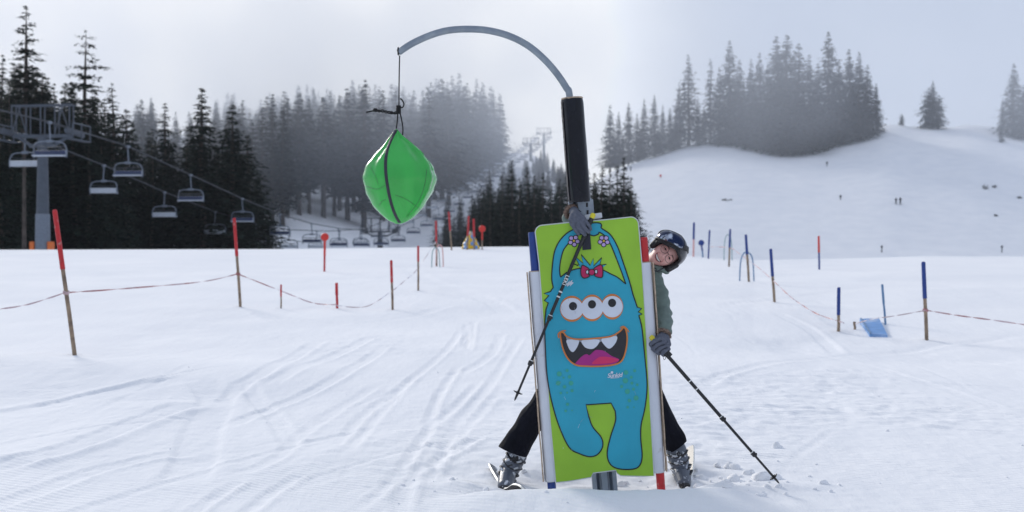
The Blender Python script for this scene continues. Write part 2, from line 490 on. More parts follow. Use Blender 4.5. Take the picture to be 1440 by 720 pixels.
def grid_axis(fine0, fine1, step, lo, hi, g):
    a = list(np.arange(fine0, fine1, step)); s = step
    x = a[-1]
    while x < hi: s = min(s * g, 30); x += s; a.append(x)
    s = step; x = fine0; pre = []
    while x > lo: s = min(s * g, 30); x -= s; pre.append(x)
    return np.array(pre[::-1] + a)

gx = grid_axis(-4.4, 5.0, 0.028, -640, 640, 1.035)
gy = grid_axis(7.2, 12.6, 0.028, -60, 1150, 1.0165)
XX, YY = np.meshgrid(gx, gy)
ZZ = base_h(XX, YY)
# relief of the trodden piste
near = sstep(YY, 5.5, 7) * (1 - sstep(YY, 26, 50))
ZZ += near * 0.010 * fbm(XX * 1.0, YY * .5, 0.5, 11, 3)
ch = np.clip(fbm(XX, YY, 2.6, 21, 2) * 1.6 + 0.1, 0, 1) * near * (1 - sstep(YY, 15, 22))
ZZ += ch * 0.027 * fbm(XX + YY * .4, YY, 0.14, 31, 3)
ZZ += near * (1 - sstep(YY, 12, 16)) * 0.004 * fbm(XX, YY, 0.07, 41, 2)
for w, hw, dp, bm_ in SHAPED:
    if len(w) < 2: continue
    xs = np.array([p.x for p in w]); ys = np.array([p.y for p in w]); rr = abs(hw) * 3.4
    i0, i1 = np.searchsorted(gy, ys.min() - rr), np.searchsorted(gy, ys.max() + rr)
    j0, j1 = np.searchsorted(gx, xs.min() - rr), np.searchsorted(gx, xs.max() + rr)
    if i1 <= i0 or j1 <= j0: continue
    A = XX[i0:i1, j0:j1]; B = YY[i0:i1, j0:j1]
    D = np.full(A.shape, 1e9); S = np.zeros(A.shape); T = np.zeros(A.shape); n = len(w) - 1
    for k in range(n):
        dx, dy = xs[k + 1] - xs[k], ys[k + 1] - ys[k]; l2 = dx * dx + dy * dy + 1e-12
        t = np.clip(((A - xs[k]) * dx + (B - ys[k]) * dy) / l2, 0, 1)
        ex = A - xs[k] - t * dx; ey = B - ys[k] - t * dy; d = np.sqrt(ex * ex + ey * ey)
        m = d < D
        D = np.where(m, d, D); S = np.where(m, np.sign(dx * ey - dy * ex), S); T = np.where(m, (k + t) / n, T)
    env = sstep(T, 0, .12) * (1 - sstep(T, .82, 1)) * (0.75 + 0.35 * fbm(A, B, 0.8, 51, 2))
    q = D / hw
    if bm_ > 0: dp, bm_ = dp * .6, bm_ * .62
    else: dp = dp * .62
    prof = -dp * ((1 - sstep(q, 0.85, 1.1)) if bm_ > 0 else np.exp(-q * q)) + bm_ * np.exp(-((q - 1.45) / .45) ** 2) * (0.75 + 0.45 * S)
    ZZ[i0:i1, j0:j1] += prof * env * (1 + .25 * fbm(A, B, .2, 61, 2))
# snow lip in front of the stand, trampled hollow behind it
lip = sstep(XX, -.62, -.05) * (1 - sstep(XX, 1.25, 1.75))
ZZ += lip * 0.068 * np.where(YY < 8.22, np.exp(-((YY - 8.22) / .42) ** 2), np.exp(-((YY - 8.22) / .075) ** 2))
hol = np.exp(-((XX - .55) / .85) ** 4) * np.exp(-((YY - 8.85) / .42) ** 4)
ZZ += hol * (-0.045 + 0.030 * fbm(XX, YY, .22, 71, 3))
def pushed(x, y, sx, sy, a, rough=.5):
    global ZZ
    ZZ = ZZ + a * np.exp(-((XX - x) / sx) ** 2 - ((YY - y) / sy) ** 2) * (1 + rough * fbm(XX, YY, .12, 81, 3))
pushed(1.40, 8.42, .26, .16, .06); pushed(1.75, 8.6, .25, .15, .045); pushed(-.32, 8.7, .22, .18, .04); pushed(-.12, 8.6, .1, .08, .03)
pushed(1.15, 9.1, .12, .4, .03)

for px, py in ((105, 498), (338, 434), (395, 435), (474, 435), (552, 437), (588, 409), (614, 375), (1053, 399), (1089, 426), (1179, 466), (1245, 457), (1303, 479), (456, 382)):
    p = hit(px, py); pushed(p.x - .02, p.y + .05, .13, .13, .035, 1.2); pushed(p.x, p.y, .05, .05, -.03, 0)
pushed(hit(1096, 680).x, hit(1096, 680).y, .03, .03, -.02, 0)
nv, nu = XX.shape
co = np.stack([XX, YY, ZZ], -1).reshape(-1, 3)
idx = np.arange(nv * nu).reshape(nv, nu)
quads = np.stack([idx[:-1, :-1], idx[:-1, 1:], idx[1:, 1:], idx[1:, :-1]], -1).reshape(-1, 4)
gme = bpy.data.meshes.new("ground")
gme.vertices.add(len(co)); gme.vertices.foreach_set('co', co.ravel().astype(np.float32))
gme.loops.add(quads.size); gme.loops.foreach_set('vertex_index', quads.ravel().astype(np.int32))
gme.polygons.add(len(quads)); gme.polygons.foreach_set('loop_start', (np.arange(len(quads)) * 4).astype(np.int32))
gme.polygons.foreach_set('use_smooth', np.ones(len(quads), bool))
gme.update(calc_edges=True)
def surf(x, y):
    j = min(max(int(np.searchsorted(gx, x)), 1), nu - 1); i = min(max(int(np.searchsorted(gy, y)), 1), nv - 1)
    return float(ZZ[i, j])

snow = bpy.data.materials.new("snow"); snow.use_nodes = True
t = snow.node_tree; b = t.nodes['Principled BSDF']; b.inputs['Roughness'].default_value = 0.95
b.inputs['Specular IOR Level'].default_value = 0.06
tcn = t.nodes.new('ShaderNodeTexCoord')
def nz(scale, det, rough=.55, st=None):
    n = t.nodes.new('ShaderNodeTexNoise'); n.inputs['Scale'].default_value = scale; n.inputs['Detail'].default_value = det; n.inputs['Roughness'].default_value = rough
    if st:
        mp = t.nodes.new('ShaderNodeMapping'); mp.inputs['Scale'].default_value = st; mp.inputs['Rotation'].default_value = (0, 0, R(28))
        t.links.new(tcn.outputs['Object'], mp.inputs['Vector']); t.links.new(mp.outputs[0], n.inputs['Vector'])
    else: t.links.new(tcn.outputs['Object'], n.inputs['Vector'])
    return n
c1 = nz(0.35, 6); rmp = t.nodes.new('ShaderNodeValToRGB')
rmp.color_ramp.elements[0].position = .3; rmp.color_ramp.elements[0].color = (.84, .85, .875, 1)
rmp.color_ramp.elements[1].position = .7; rmp.color_ramp.elements[1].color = (.92, .92, .93, 1)
t.links.new(c1.outputs['Fac'], rmp.inputs['Fac']); t.links.new(rmp.outputs[0], b.inputs['Base Color'])
f1 = nz(38, 8, .7); f2 = nz(7, 6, .6, (1, .22, 1)); f3 = nz(0.9, 6, .6, (1, .3, 1))
bp1 = t.nodes.new('ShaderNodeBump'); bp1.inputs['Distance'].default_value = .012; bp1.inputs['Strength'].default_value = .2
bp2 = t.nodes.new('ShaderNodeBump'); bp2.inputs['Distance'].default_value = .035; bp2.inputs['Strength'].default_value = .28
bp3 = t.nodes.new('ShaderNodeBump'); bp3.inputs['Distance'].default_value = .22; bp3.inputs['Strength'].default_value = .22
wv = t.nodes.new('ShaderNodeTexWave'); wv.inputs['Scale'].default_value = 5.2; wv.inputs['Distortion'].default_value = .6; wv.inputs['Detail'].default_value = 2
mpw = t.nodes.new('ShaderNodeMapping'); mpw.inputs['Rotation'].default_value = (0, 0, R(-64)); t.links.new(tcn.outputs['Object'], mpw.inputs['Vector']); t.links.new(mpw.outputs[0], wv.inputs['Vector'])
msk = nz(.45, 3); mrk = t.nodes.new('ShaderNodeMapRange'); mrk.inputs['From Min'].default_value = .44; mrk.inputs['From Max'].default_value = .60; mrk.inputs['To Max'].default_value = .20
t.links.new(msk.outputs['Fac'], mrk.inputs['Value'])
bp4 = t.nodes.new('ShaderNodeBump'); bp4.inputs['Distance'].default_value = .02; t.links.new(mrk.outputs[0], bp4.inputs['Strength']); t.links.new(wv.outputs['Fac'], bp4.inputs['Height'])
t.links.new(f3.outputs['Fac'], bp3.inputs['Height']); t.links.new(bp3.outputs[0], bp4.inputs['Normal']); t.links.new(bp4.outputs[0], bp2.inputs['Normal'])
t.links.new(f2.outputs['Fac'], bp2.inputs['Height']); t.links.new(bp2.outputs[0], bp1.inputs['Normal'])
t.links.new(f1.outputs['Fac'], bp1.inputs['Height']); t.links.new(bp1.outputs[0], b.inputs['Normal'])
ground = link('ground', gme, snow); tag(ground, 'snow covered piste rising to a crest with a snowy hill beyond', kind='structure')

# loose clods of snow thrown up round the skis and over the piste
mb = MB()
def clod(x, y, s):
    z = surf(x, y); b0 = len(mb.v)
    Mx = Matrix.Rotation(random.uniform(0, 6.28), 3, 'Z')
    mb.sphere((x, y, z + s * .02), (s * random.uniform(.7, 1.2), s * random.uniform(.7, 1.2), s * random.uniform(.5, .8)), 9, 6, M=Mx)
    for i in range(b0, len(mb.v)):
        v = Vector(mb.v[i]); mb.v[i] = tuple(v + (v - Vector((x, y, z))) * .8 * noise.noise(v * (.9 / s)))
for k in range(70):
    a = random.choice([(1.42, 8.47, .28, .16), (1.75, 8.6, .3, .15), (-.3, 8.62, .25, .15), (1.15, 8.75, .3, .3), (.5, 8.85, .6, .2), (1.5, 9.0, .5, .3)])
    clod(random.gauss(a[0], a[2]), random.gauss(a[1], a[3]), abs(random.gauss(0, .012)) + .005)
for px, py, s in ((1102, 626, .035), (1040, 662, .05), (1056, 668, .045), (1073, 673, .055), (1026, 660, .04), (990, 672, .05), (1001, 655, .03), (1085, 679, .05), (1012, 676, .04), (1035, 676, .05), (985, 684, .045)):
    p = hit(px + random.uniform(-9, 9), py + random.uniform(-5, 5)); clod(p.x, p.y, s * random.uniform(.5, 1.5)); clod(p.x + random.uniform(-.05, .05), p.y + .03, s * random.uniform(.4, .9))
for k in range(60):
    x = random.uniform(-4, 5); y = random.uniform(7.8, 15); clod(x, y, abs(random.gauss(0, .007)) + .003)
tag(mb.build('snow_clods', snow, smooth=True), 'loose lumps of snow scattered round the skis and over the piste', 'snow', kind='stuff')

# ------------------------------------------------------------------ conifers
def spruce_mesh(seed, H, rad, crown0, levels, per, clumps, leaf, gap=0.0, droop=.25, top_pow=0.85):
    rn = random.Random(seed); vs = []; fs = []
    tw = 0.012 * H
    tr = MB()
    bend = [(rn.uniform(-.01, .01) * H, rn.uniform(-.01, .01) * H) for _ in range(4)]
    pts = [Vector((0, 0, -1.5))] + [Vector((bend[i][0], bend[i][1], H * z)) for i, z in enumerate((.25, .5, .75, .98))]
    pts[-1] = Vector((0, 0, H * .99))
    tr.tube(pts, [tw * 1.5, tw * 1.05, tw * .8, tw * .5, .02], 7)
    for k in range(10 if crown0 > .15 else 0):   # bare dead twigs below the crown
        z = rn.uniform(.12, crown0 + .05) * H; a = rn.uniform(0, 6.28); l = rn.uniform(.3, 1.2)
        tr.tube([(0, 0, z), (math.cos(a) * l, math.sin(a) * l, z - .1 * l)], [.035, .01], 4)
    lop = [rn.uniform(.75, 1.2) for _ in range(8)]
    for L_ in range(levels):
        f = (L_ + rn.uniform(-.3, .3)) / (levels - 1); f = min(max(f, 0), 1)
        z0 = H * (crown0 + (1 - crown0) * f)
        prof = (1 - f) ** top_pow * (0.55 + 0.45 * min(1, f / .12 + .3))
        for k in range(per if f < .85 else max(4, per - 3)):
            if rn.random() < gap: continue
            a = 2 * math.pi * (k + rn.random()) / per + L_ * 2.4
            l = rad * prof * rn.uniform(.55, 1.2) * (1 + .16 * math.sin(L_ * 1.7 + seed)) * lop[int(a / 6.2832 * 8) % 8] + .05
            ca, sa = math.cos(a), math.sin(a); up = rn.uniform(-.1, .15) + f * .3
            nc = max(3, int(clumps * l / rad + 2))
            for c in range(nc):
                u = (c + rn.random()) / nc; u = u ** .8
                r = l * u; zz = z0 + r * up - droop * l * u * u * 1.3
                s = leaf * (1.15 - .55 * u) * rn.uniform(.6, 1.35) * (1 - .5 * f ** 3)
                wdt = s * .5
                side = rn.uniform(-1, 1) * (l * .26 * (1 - u * .6))
                p = Vector((ca * r - sa * side, sa * r + ca * side, zz + rn.uniform(-.15, .1)))
                aa = a + rn.uniform(-.9, .9); dn = rn.uniform(-.75, .15)
                d = Vector((math.cos(aa), math.sin(aa), dn)).normalized()
                q = d.cross(Vector((rn.uniform(-.6, .6), rn.uniform(-.6, .6), 1))).normalized()
                i = len(vs)
                vs += [p - q * wdt, p + d * s * .5 - q * wdt * .7, p + d * s * 1.15, p + d * s * .55 + q * wdt * .8, p + q * wdt * .8]
                fs.append((i, i + 1, i + 4)); fs.append((i + 1, i + 2, i + 3)); 
                fs.append((i + 1, i + 3, i + 4))
    me = bpy.data.meshes.new('crown'); me.from_pydata([tuple(v) for v in vs], [], fs); me.update()
    return me, tr.mesh('trunk', True)

VAR = {}
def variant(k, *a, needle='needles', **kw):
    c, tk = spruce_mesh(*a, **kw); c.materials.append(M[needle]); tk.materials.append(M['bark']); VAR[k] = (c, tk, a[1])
# near forest (height in metres)
variant('n0', 1, 20, 4.3, .04, 52, 10, 17, .44)
variant('n1', 2, 20, 3.8, .06, 50, 10, 17, .42, gap=.08)
variant('n2', 3, 20, 4.7, .03, 50, 11, 18, .46)
variant('spire', 4, 22, 3.4, .08, 46, 9, 20, .40, gap=.20, top_pow=.70)
variant('spire2', 5, 22, 3.5, .08, 30, 9, 26, .40, gap=.15, top_pow=.5)
# far forest, bare lower trunks
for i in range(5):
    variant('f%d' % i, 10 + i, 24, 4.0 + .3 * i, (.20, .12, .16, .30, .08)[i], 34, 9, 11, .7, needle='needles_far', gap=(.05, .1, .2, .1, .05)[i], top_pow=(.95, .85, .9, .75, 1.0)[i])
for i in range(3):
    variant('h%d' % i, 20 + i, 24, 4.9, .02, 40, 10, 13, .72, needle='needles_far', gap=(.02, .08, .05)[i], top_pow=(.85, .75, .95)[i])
variant('b0', 31, 12, 3.3, .02, 40, 9, 13, .30, needle='needles', top_pow=.95)
variant('b1', 32, 12, 2.9, .02, 38, 9, 13, .29, needle='needles', gap=.06, top_pow=1.0)
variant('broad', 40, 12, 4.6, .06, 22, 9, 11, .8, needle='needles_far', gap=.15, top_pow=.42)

def tree(kind, x, y, height, label, group=None, wscale=1.0, z=None):
    c, tk, H = VAR[kind]
    zb = gz(x, y) if z is None else z
    o = empty('round_crowned_tree' if kind == 'broad' else 'spruce_tree', (x, y, zb), random.uniform(0, 6.28))
    s = height / H; o.scale = (s * wscale, s * wscale, s)
    tag(o, label, 'tree', group)
    for nm, me in (('trunk', tk), ('crown', c)):
        q = bpy.data.objects.new(nm, me); col.objects.link(q); q.parent = o
    return o

BULK = []
def bulk_build(items, name, label, cat):
    cv_, cf_, cm_ = [], [], []; off = 0
    for kind, x, y, height, w in items:
        c, tk, H = VAR[kind]; s_ = height / H; a = random.uniform(0, 6.28); ca, sa = math.cos(a), math.sin(a); zb = gz(x, y)
        for mi, me in enumerate((tk, c)):
            n_ = len(me.vertices); v = np.empty(n_ * 3, np.float32); me.vertices.foreach_get('co', v); v = v.reshape(-1, 3)
            q = np.stack([(v[:, 0] * ca - v[:, 1] * sa) * s_ * w + x, (v[:, 0] * sa + v[:, 1] * ca) * s_ * w + y, v[:, 2] * s_ + zb], -1)
            me.calc_loop_triangles(); tr_ = np.empty(len(me.loop_triangles) * 3, np.int32); me.loop_triangles.foreach_get('vertices', tr_)
            cv_.append(q); cf_.append(tr_.reshape(-1, 3) + off); cm_.append(np.full(len(tr_) // 3, mi, np.int32)); off += n_
    V_ = np.concatenate(cv_); T_ = np.concatenate(cf_); mm = np.concatenate(cm_)
    me = bpy.data.meshes.new(name); me.vertices.add(len(V_)); me.vertices.foreach_set('co', V_.ravel())
    me.loops.add(T_.size); me.loops.foreach_set('vertex_index', T_.ravel().astype(np.int32))
    me.polygons.add(len(T_)); me.polygons.foreach_set('loop_start', (np.arange(len(T_)) * 3).astype(np.int32)); me.polygons.foreach_set('material_index', mm)
    me.update(calc_edges=True)
    o = link(name, me, [M['bark'], VAR[items[0][0]][0].materials[0]]); tag(o, label, cat, kind='stuff'); return o

def zone(px, marks):
    for lim, txt in marks:
        if px < lim: return txt
    return marks[-1][1]
Z_NEAR = ((-40, 'beyond the left edge'), (22, 'at the left edge'), (90, 'behind the near pylon'), (150, 'below the tiered spruce'), (215, 'behind the second chairs'), (265, 'behind the third chairs'), (310, 'behind the fourth chairs'), (999, 'by the right end'))
Z_MID = ((330, 'over the near forest'), (400, 'just right of the near forest'), (450, 'left of the red disc'), (500, 'between disc and bag'), (560, 'behind the bag\'s left half'), (610, 'behind the bag\'s right half'), (660, 'right of the green bag'), (999, 'at the right end'))
Z_HILL = ((900, 'in the low left tail of the hill grove'), (950, 'in the middle of the grove\'s low left tail'), (1015, 'in the thin gap before the main hill grove'), (1060, 'at the left shoulder of the main hill grove'), (1110, 'left of the middle of the main hill grove'), (1160, 'right of the middle of the main hill grove'), (1999, 'in the sloping right end of the main hill grove'))
def tree_top(kind, px, pytop, Y, label, group=None, w=1.0, minh=4):
    x = (px - 720) / F * Y; zt = CAMZ + (360 - pytop) / F * Y; zb = gz(x, Y)
    return tree(kind, x, Y, max(minh, zt - zb), label, group, w)

# named spires of the near forest
tree_top('spire', 37, 10, 112, 'tallest dark spruce with a thin ragged spire, above the near lift pylon', w=1.3)
tree_top('spire2', 121, 44, 118, 'dark open-topped spruce with tiered branches, second spire from the left edge', w=1.2)
tree_top('n1', 4, 78, 120, 'dark spruce cut by the left edge of the picture behind the pylon crossarm')
tree_top('spire', 157, 118, 121, 'dark spruce standing just right of the open-topped tiered spruce', w=1.3)
tree_top('n0', 284, 124, 134, 'dark pointed spruce peak above the middle of the near chair line', w=1.4)
tree_top('n1', 232, 146, 140, 'dark slender spruce between the tiered spire and the middle pointed peak', w=1.3)
tree_top('n2', 327, 148, 138, 'dark broad spruce at the right end of the near forest', w=1.7)
tree_top('n0', 348, 190, 146, 'lower dark spruce on the right flank of the near forest', w=1.8)
tree_top('n2', 362, 250, 150, 'small dark spruce at the very edge of the near forest beside the lift', w=1.9)
OUT_P = [-120, 0, 20, 60, 80, 100, 145, 190, 215, 250, 300, 330, 350, 372]
OUT_Y = [60, 75, 72, 80, 120, 100, 120, 150, 168, 160, 160, 168, 200, 275]
g_near = 'dark spruces of the near forest behind the chairlift'
for row, (Y, dn) in enumerate(((104, 13), (112, 12), (122, 11), (134, 10), (148, 10), (166, 9))):
    xl = -33 + .105 * (Y - 90) - 6.5
    n = 22
    for k in range(n):
        px = -210 + (k + random.random() * .8) * 27
        y = Y + random.uniform(-4, 4); x = (px - 720) / F * y
        if x > xl: continue
        top = np.interp(px, OUT_P, OUT_Y) + random.uniform(6, 75 if row < 3 else 45)
        tree_top(random.choice(['n0', 'n1', 'n2', 'n2']), px, top, y, 'dark spruce %s, in %s row of the near forest' % (zone(px, Z_NEAR), ('the front', 'the second', 'the third', 'the fourth', 'the fifth', 'the back')[row]), g_near, random.uniform(1.0, 1.7))
# misty forest beyond the dip
OUTM_P = [180, 215, 232, 300, 325, 350, 380, 430, 470, 500, 545, 580, 620, 655, 690, 708, 716, 722]
OUTM_Y = [150, 130, 160, 140, 125, 140, 128, 116, 122, 110, 116, 122, 100, 98, 104, 130, 190, 235]
g_mid = 'grey spruces of the misty forest on the far side of the dip'
cnt = 0
for row, (Y, stp) in enumerate(((215, 17), (226, 19), (240, 19), (258, 20), (280, 21), (306, 22), (335, 22), (368, 24), (400, 26), (430, 26))):
    px = 190 + random.uniform(0, 10)
    while px < 716:
        y = Y + random.uniform(-7, 7); x = (px - 720) / F * y
        xc = -33 + .105 * (y - 90)
        if px > 388 and CAMZ < 99 and 360 - (gz(x, y) - CAMZ) / y * F > 322: px += stp * .6; continue
        if x < xc - 4.2 and not (px < 300 and row > 3):
            top = np.interp(px, OUTM_P, OUTM_Y) + random.uniform(0, 34)
            hmax = CAMZ + (360 - top) / F * y - gz(x, y)
            h = min(hmax, random.uniform(25, 32)) if row < 8 else hmax
            if h > 7:
                kd = random.choice(['f0', 'f1', 'f2', 'f3', 'f4']) if row < 6 else random.choice(['f1', 'f4', 'h0'])
                if row < 5: tree(kd, x, y, h, 'grey spruce %s, in %s row of the misty forest' % (zone(px, Z_MID), ('the front', 'the second', 'the third', 'the fourth', 'the fifth')[row]), g_mid, random.uniform(1.0, 1.4))
                else: BULK.append((kd, x, y, h, random.uniform(1.0, 1.4)))
        px += stp * random.uniform(.75, 1.25) * (1 if row < 5 else .55)
# dark young spruces right of the lift line, in front of the misty slope
g_young = 'dark young spruces behind the crest either side of the black padding'
for px, top, Y in ((664, 275, 172), (676, 262, 168), (690, 254, 164), (705, 248, 170), (720, 226, 166), (731, 250, 160), (741, 236, 168), (752, 247, 160), (764, 244, 166), (776, 262, 158), (787, 252, 164), (797, 244, 170),
                   (812, 250, 95), (826, 238, 92), (836, 244, 96), (847, 232, 90), (858, 240, 94), (868, 234, 97), (877, 222, 92), (887, 250, 90), (894, 272, 92)):
    kd = random.choice(['b0', 'b1'])
    if px == 720: lb, gr = 'tallest of the dark young spruces left of the black padding', None
    elif px == 877: lb, gr = 'tallest dark young spruce between the black padding and the open hill', None
    else: lb, gr = 'dark %s young spruce behind the crest, %s' % ('taller' if top < 245 else 'lower', 'right of the striped pad' if px < 690 else 'left of the two far pylons' if px < 735 else 'below the two far pylons' if px < 770 else 'just left of the black padding' if px < 800 else 'just right of the black padding' if px < 850 else 'at the foot of the open hill'), g_young
    tree_top(kd, px, top, Y, lb, gr, random.uniform(1.1, 1.4))
BULK2 = []
for k in range(210):
    px = random.uniform(664, 890); Y = random.uniform(176, 196) if px < 800 else random.uniform(94, 104)
    BULK2.append((random.choice(['b0', 'b1']), (px - 720) / F * Y, Y, CAMZ + (90 + random.uniform(-40, 12)) / F * Y - gz((px - 720) / F * Y, Y), random.uniform(.9, 1.3)))
# low trees right of the lift corridor
for k in range(80):
    y = random.uniform(205, 410); xc = -33 + .105 * (y - 90); x = xc + random.uniform(6, 13); px = 720 + F * x / y
    if px > 722: continue
    kd = random.choice(['b0', 'b1', 'h0']); h = random.uniform(5, 10)
    BULK.append((kd, x, y, h, random.uniform(.9, 1.2)))
for k in range(60):   # misty firs closing the slope under the far pylons
    y = random.uniform(300, 455); px = random.uniform(712, 800); x = (px - 720) / F * y
    if x < -33 + .105 * (y - 90) + 5: continue
    BULK.append((random.choice(['h0', 'h1', 'h2']), x, y, random.uniform(5, 8.5), random.uniform(1.0, 1.4)))
# grove on the hill
def hill_tree(kind, px, pybase, pytop, label, group=None, w=1.0):
    p = hit(px, pybase, 80) or P(px, pybase, 305)
    zt = CAMZ + (360 - pytop) / F * p.y
    return tree(kind, p.x, p.y, zt - p.z, label, group, w, z=p.z)
g_hill = 'grey spruces of the grove on the hill'
hl = 'grey misty spruce in the grove on top of the snowy hill'
for px, pb, pt, kd, w, lb in (
    (858, 236, 148, 'h0', .8, 'leftmost misty spruce of the hill grove, by the black padding'), (870, 234, 158, 'h1', .7, None), (884, 230, 145, 'h1', .75, None), (896, 227, 160, 'h0', .7, None),
    (906, 224, 140, 'h0', .7, None), (920, 220, 134, 'h1', .7, None), (932, 216, 148, 'h2', .7, None), (942, 214, 152, 'h0', .75, None),
    (968, 206, 77, 'f4', .9, 'tall slim misty spruce standing forward at the left of the hill grove'), (955, 210, 120, 'h1', .7, None), (981, 205, 140, 'h0', .7, None),
    (999, 201, 84, 'f2', .7, 'thin pale misty spruce with a gap either side, left of the main grove'),
    (1012, 202, 95, 'h0', .8, None), (1026, 204, 58, 'h1', .8, 'tall misty spruce at the left shoulder of the main grove'), (1040, 205, 85, 'h0', .85, None), (1056, 208, 84, 'h2', .8, None), (1068, 200, 75, 'h0', .8, None),
    (1080, 214, 92, 'h1', .8, None), (1092, 212, 52, 'h0', 1.0, None), (1107, 217, 50, 'h1', 1.05, 'highest pointed spruce in the middle of the hill grove'), (1123, 216, 62, 'h0', 1.0, None), (1138, 214, 78, 'h2', .9, None),
    (1150, 212, 90, 'h0', .8, None), (1165, 205, 46, 'h1', .85, 'tall spruce right of the middle of the hill grove'), (1180, 204, 84, 'h0', .8, None), (1194, 200, 70, 'h0', .85, None), (1208, 198, 74, 'h2', .9, None),
    (1220, 192, 92, 'h0', .85, None), (1232, 188, 118, 'h1', .8, 'rightmost misty spruce of the hill grove at its sloping end'),
    (1100, 216, 100, 'h2', 1.1, None), (1118, 215, 110, 'h2', 1.1, None), (1060, 210, 130, 'h2', 1.1, None), (1045, 204, 120, 'h2', 1.0, None), (1172, 203, 120, 'h2', 1.1, None), (1200, 197, 118, 'h2', 1.1, None), (1030, 204, 130, 'h2', 1.0, None), (1145, 210, 125, 'h2', 1.2, None), (1085, 212, 120, 'h2', 1.1, None), (1216, 192, 130, 'h2', .9, None),
    (876, 231, 190, 'h2', .8, None), (900, 224, 182, 'h2', .8, None), (925, 217, 178, 'h2', .8, None), (865, 235, 195, 'h2', .8, None), (950, 210, 165, 'h2', .9, None), (990, 202, 150, 'h2', .8, None)):
    hill_tree(kd, px, pb, pt, lb or ('%s misty spruce %s' % ('tall' if pb - pt > 110 else 'short' if pb - pt < 75 else 'middling', zone(px, Z_HILL))), None if lb else g_hill, w * 1.45)
hill_tree('broad', 1306, 180, 124, 'left half of the lone round-crowned tree pair on the hill skyline', w=.9)
hill_tree('broad', 1320, 180, 134, 'right half of the lone round-crowned tree pair on the hill skyline', w=.9)
hill_tree('h1', 1312, 180, 114, 'pointed middle tree of the lone clump on the hill skyline', w=1.2)
hill_tree('broad', 1268, 176, 160, 'tiny round bush on the skyline left of the lone tree clump', w=.9)
hill_tree('h0', 1426, 192, 90, 'tall pale spruce near the right edge of the picture on the hill', w=1.5)
hill_tree('h1', 1410, 184, 138, 'low spruce left of the tall one at the right edge of the hill', w=1.0)
hill_tree('h2', 1440, 196, 120, 'spruce cut by the right edge of the picture on the hill', w=1.5)
hill_tree('broad', 1408, 200, 180, 'small dark bush at the foot of the right edge spruces', w=.8)

bulk_build(BULK, 'misty_forest', 'mass of grey spruces filling the back of the misty forest and the lift corridor edge', 'forest')
bulk_build(BULK2, 'young_thicket', 'dark thicket of young spruces closing the gaps behind the snow crest', 'thicket')
# ------------------------------------------------------------------ chairlift
def cab_z(side, Y):
    if side > 0: ys = [40, 86, 99, 112.6, 127, 140, 153, 167, 185, 204, 250, 300, 363, 470, 530, 620]; zs = [11.0, 10.6, 10.1, 8.75, 7.3, 6.2, 5.5, 5.2, 5.3, 5.9, 11.2, 18.8, 28.2, 43.2, 52.8, 62]
    else: ys = [40, 80, 92, 105.7, 119, 133, 147, 160, 174, 190, 204, 250, 300, 363, 470, 530, 620]; zs = [10.9, 10.7, 10.4, 9.1, 7.55, 6.2, 5.3, 4.9, 5.0, 5.3, 5.9, 11.2, 18.8, 28.2, 43.2, 52.8, 62]
    return float(np.interp(Y, ys, zs))
def cab_x(side, Y): return -33 + .105 * (Y - 90) + 2.35 * side
LA = math.atan(-.105)            # the line's heading seen from above
for side, lb in ((1, 'upper grey haul cable running down right from the near lift pylon'), (-1, 'lower haul cable of the chairlift, on the far left side of the pylon')):
    mb = MB(); mb.tube([(cab_x(side, y), y, cab_z(side, y)) for y in (40, 60, 75, 82, 86, 90, 94, 99, 105.7, 112.6, 119, 127, 133, 140, 147, 153, 160, 167, 180, 204, 225, 250, 300, 363, 470, 530, 620)], .055, 6)
    tag(mb.build('lift_cable', M['cable']), lb, 'cable')

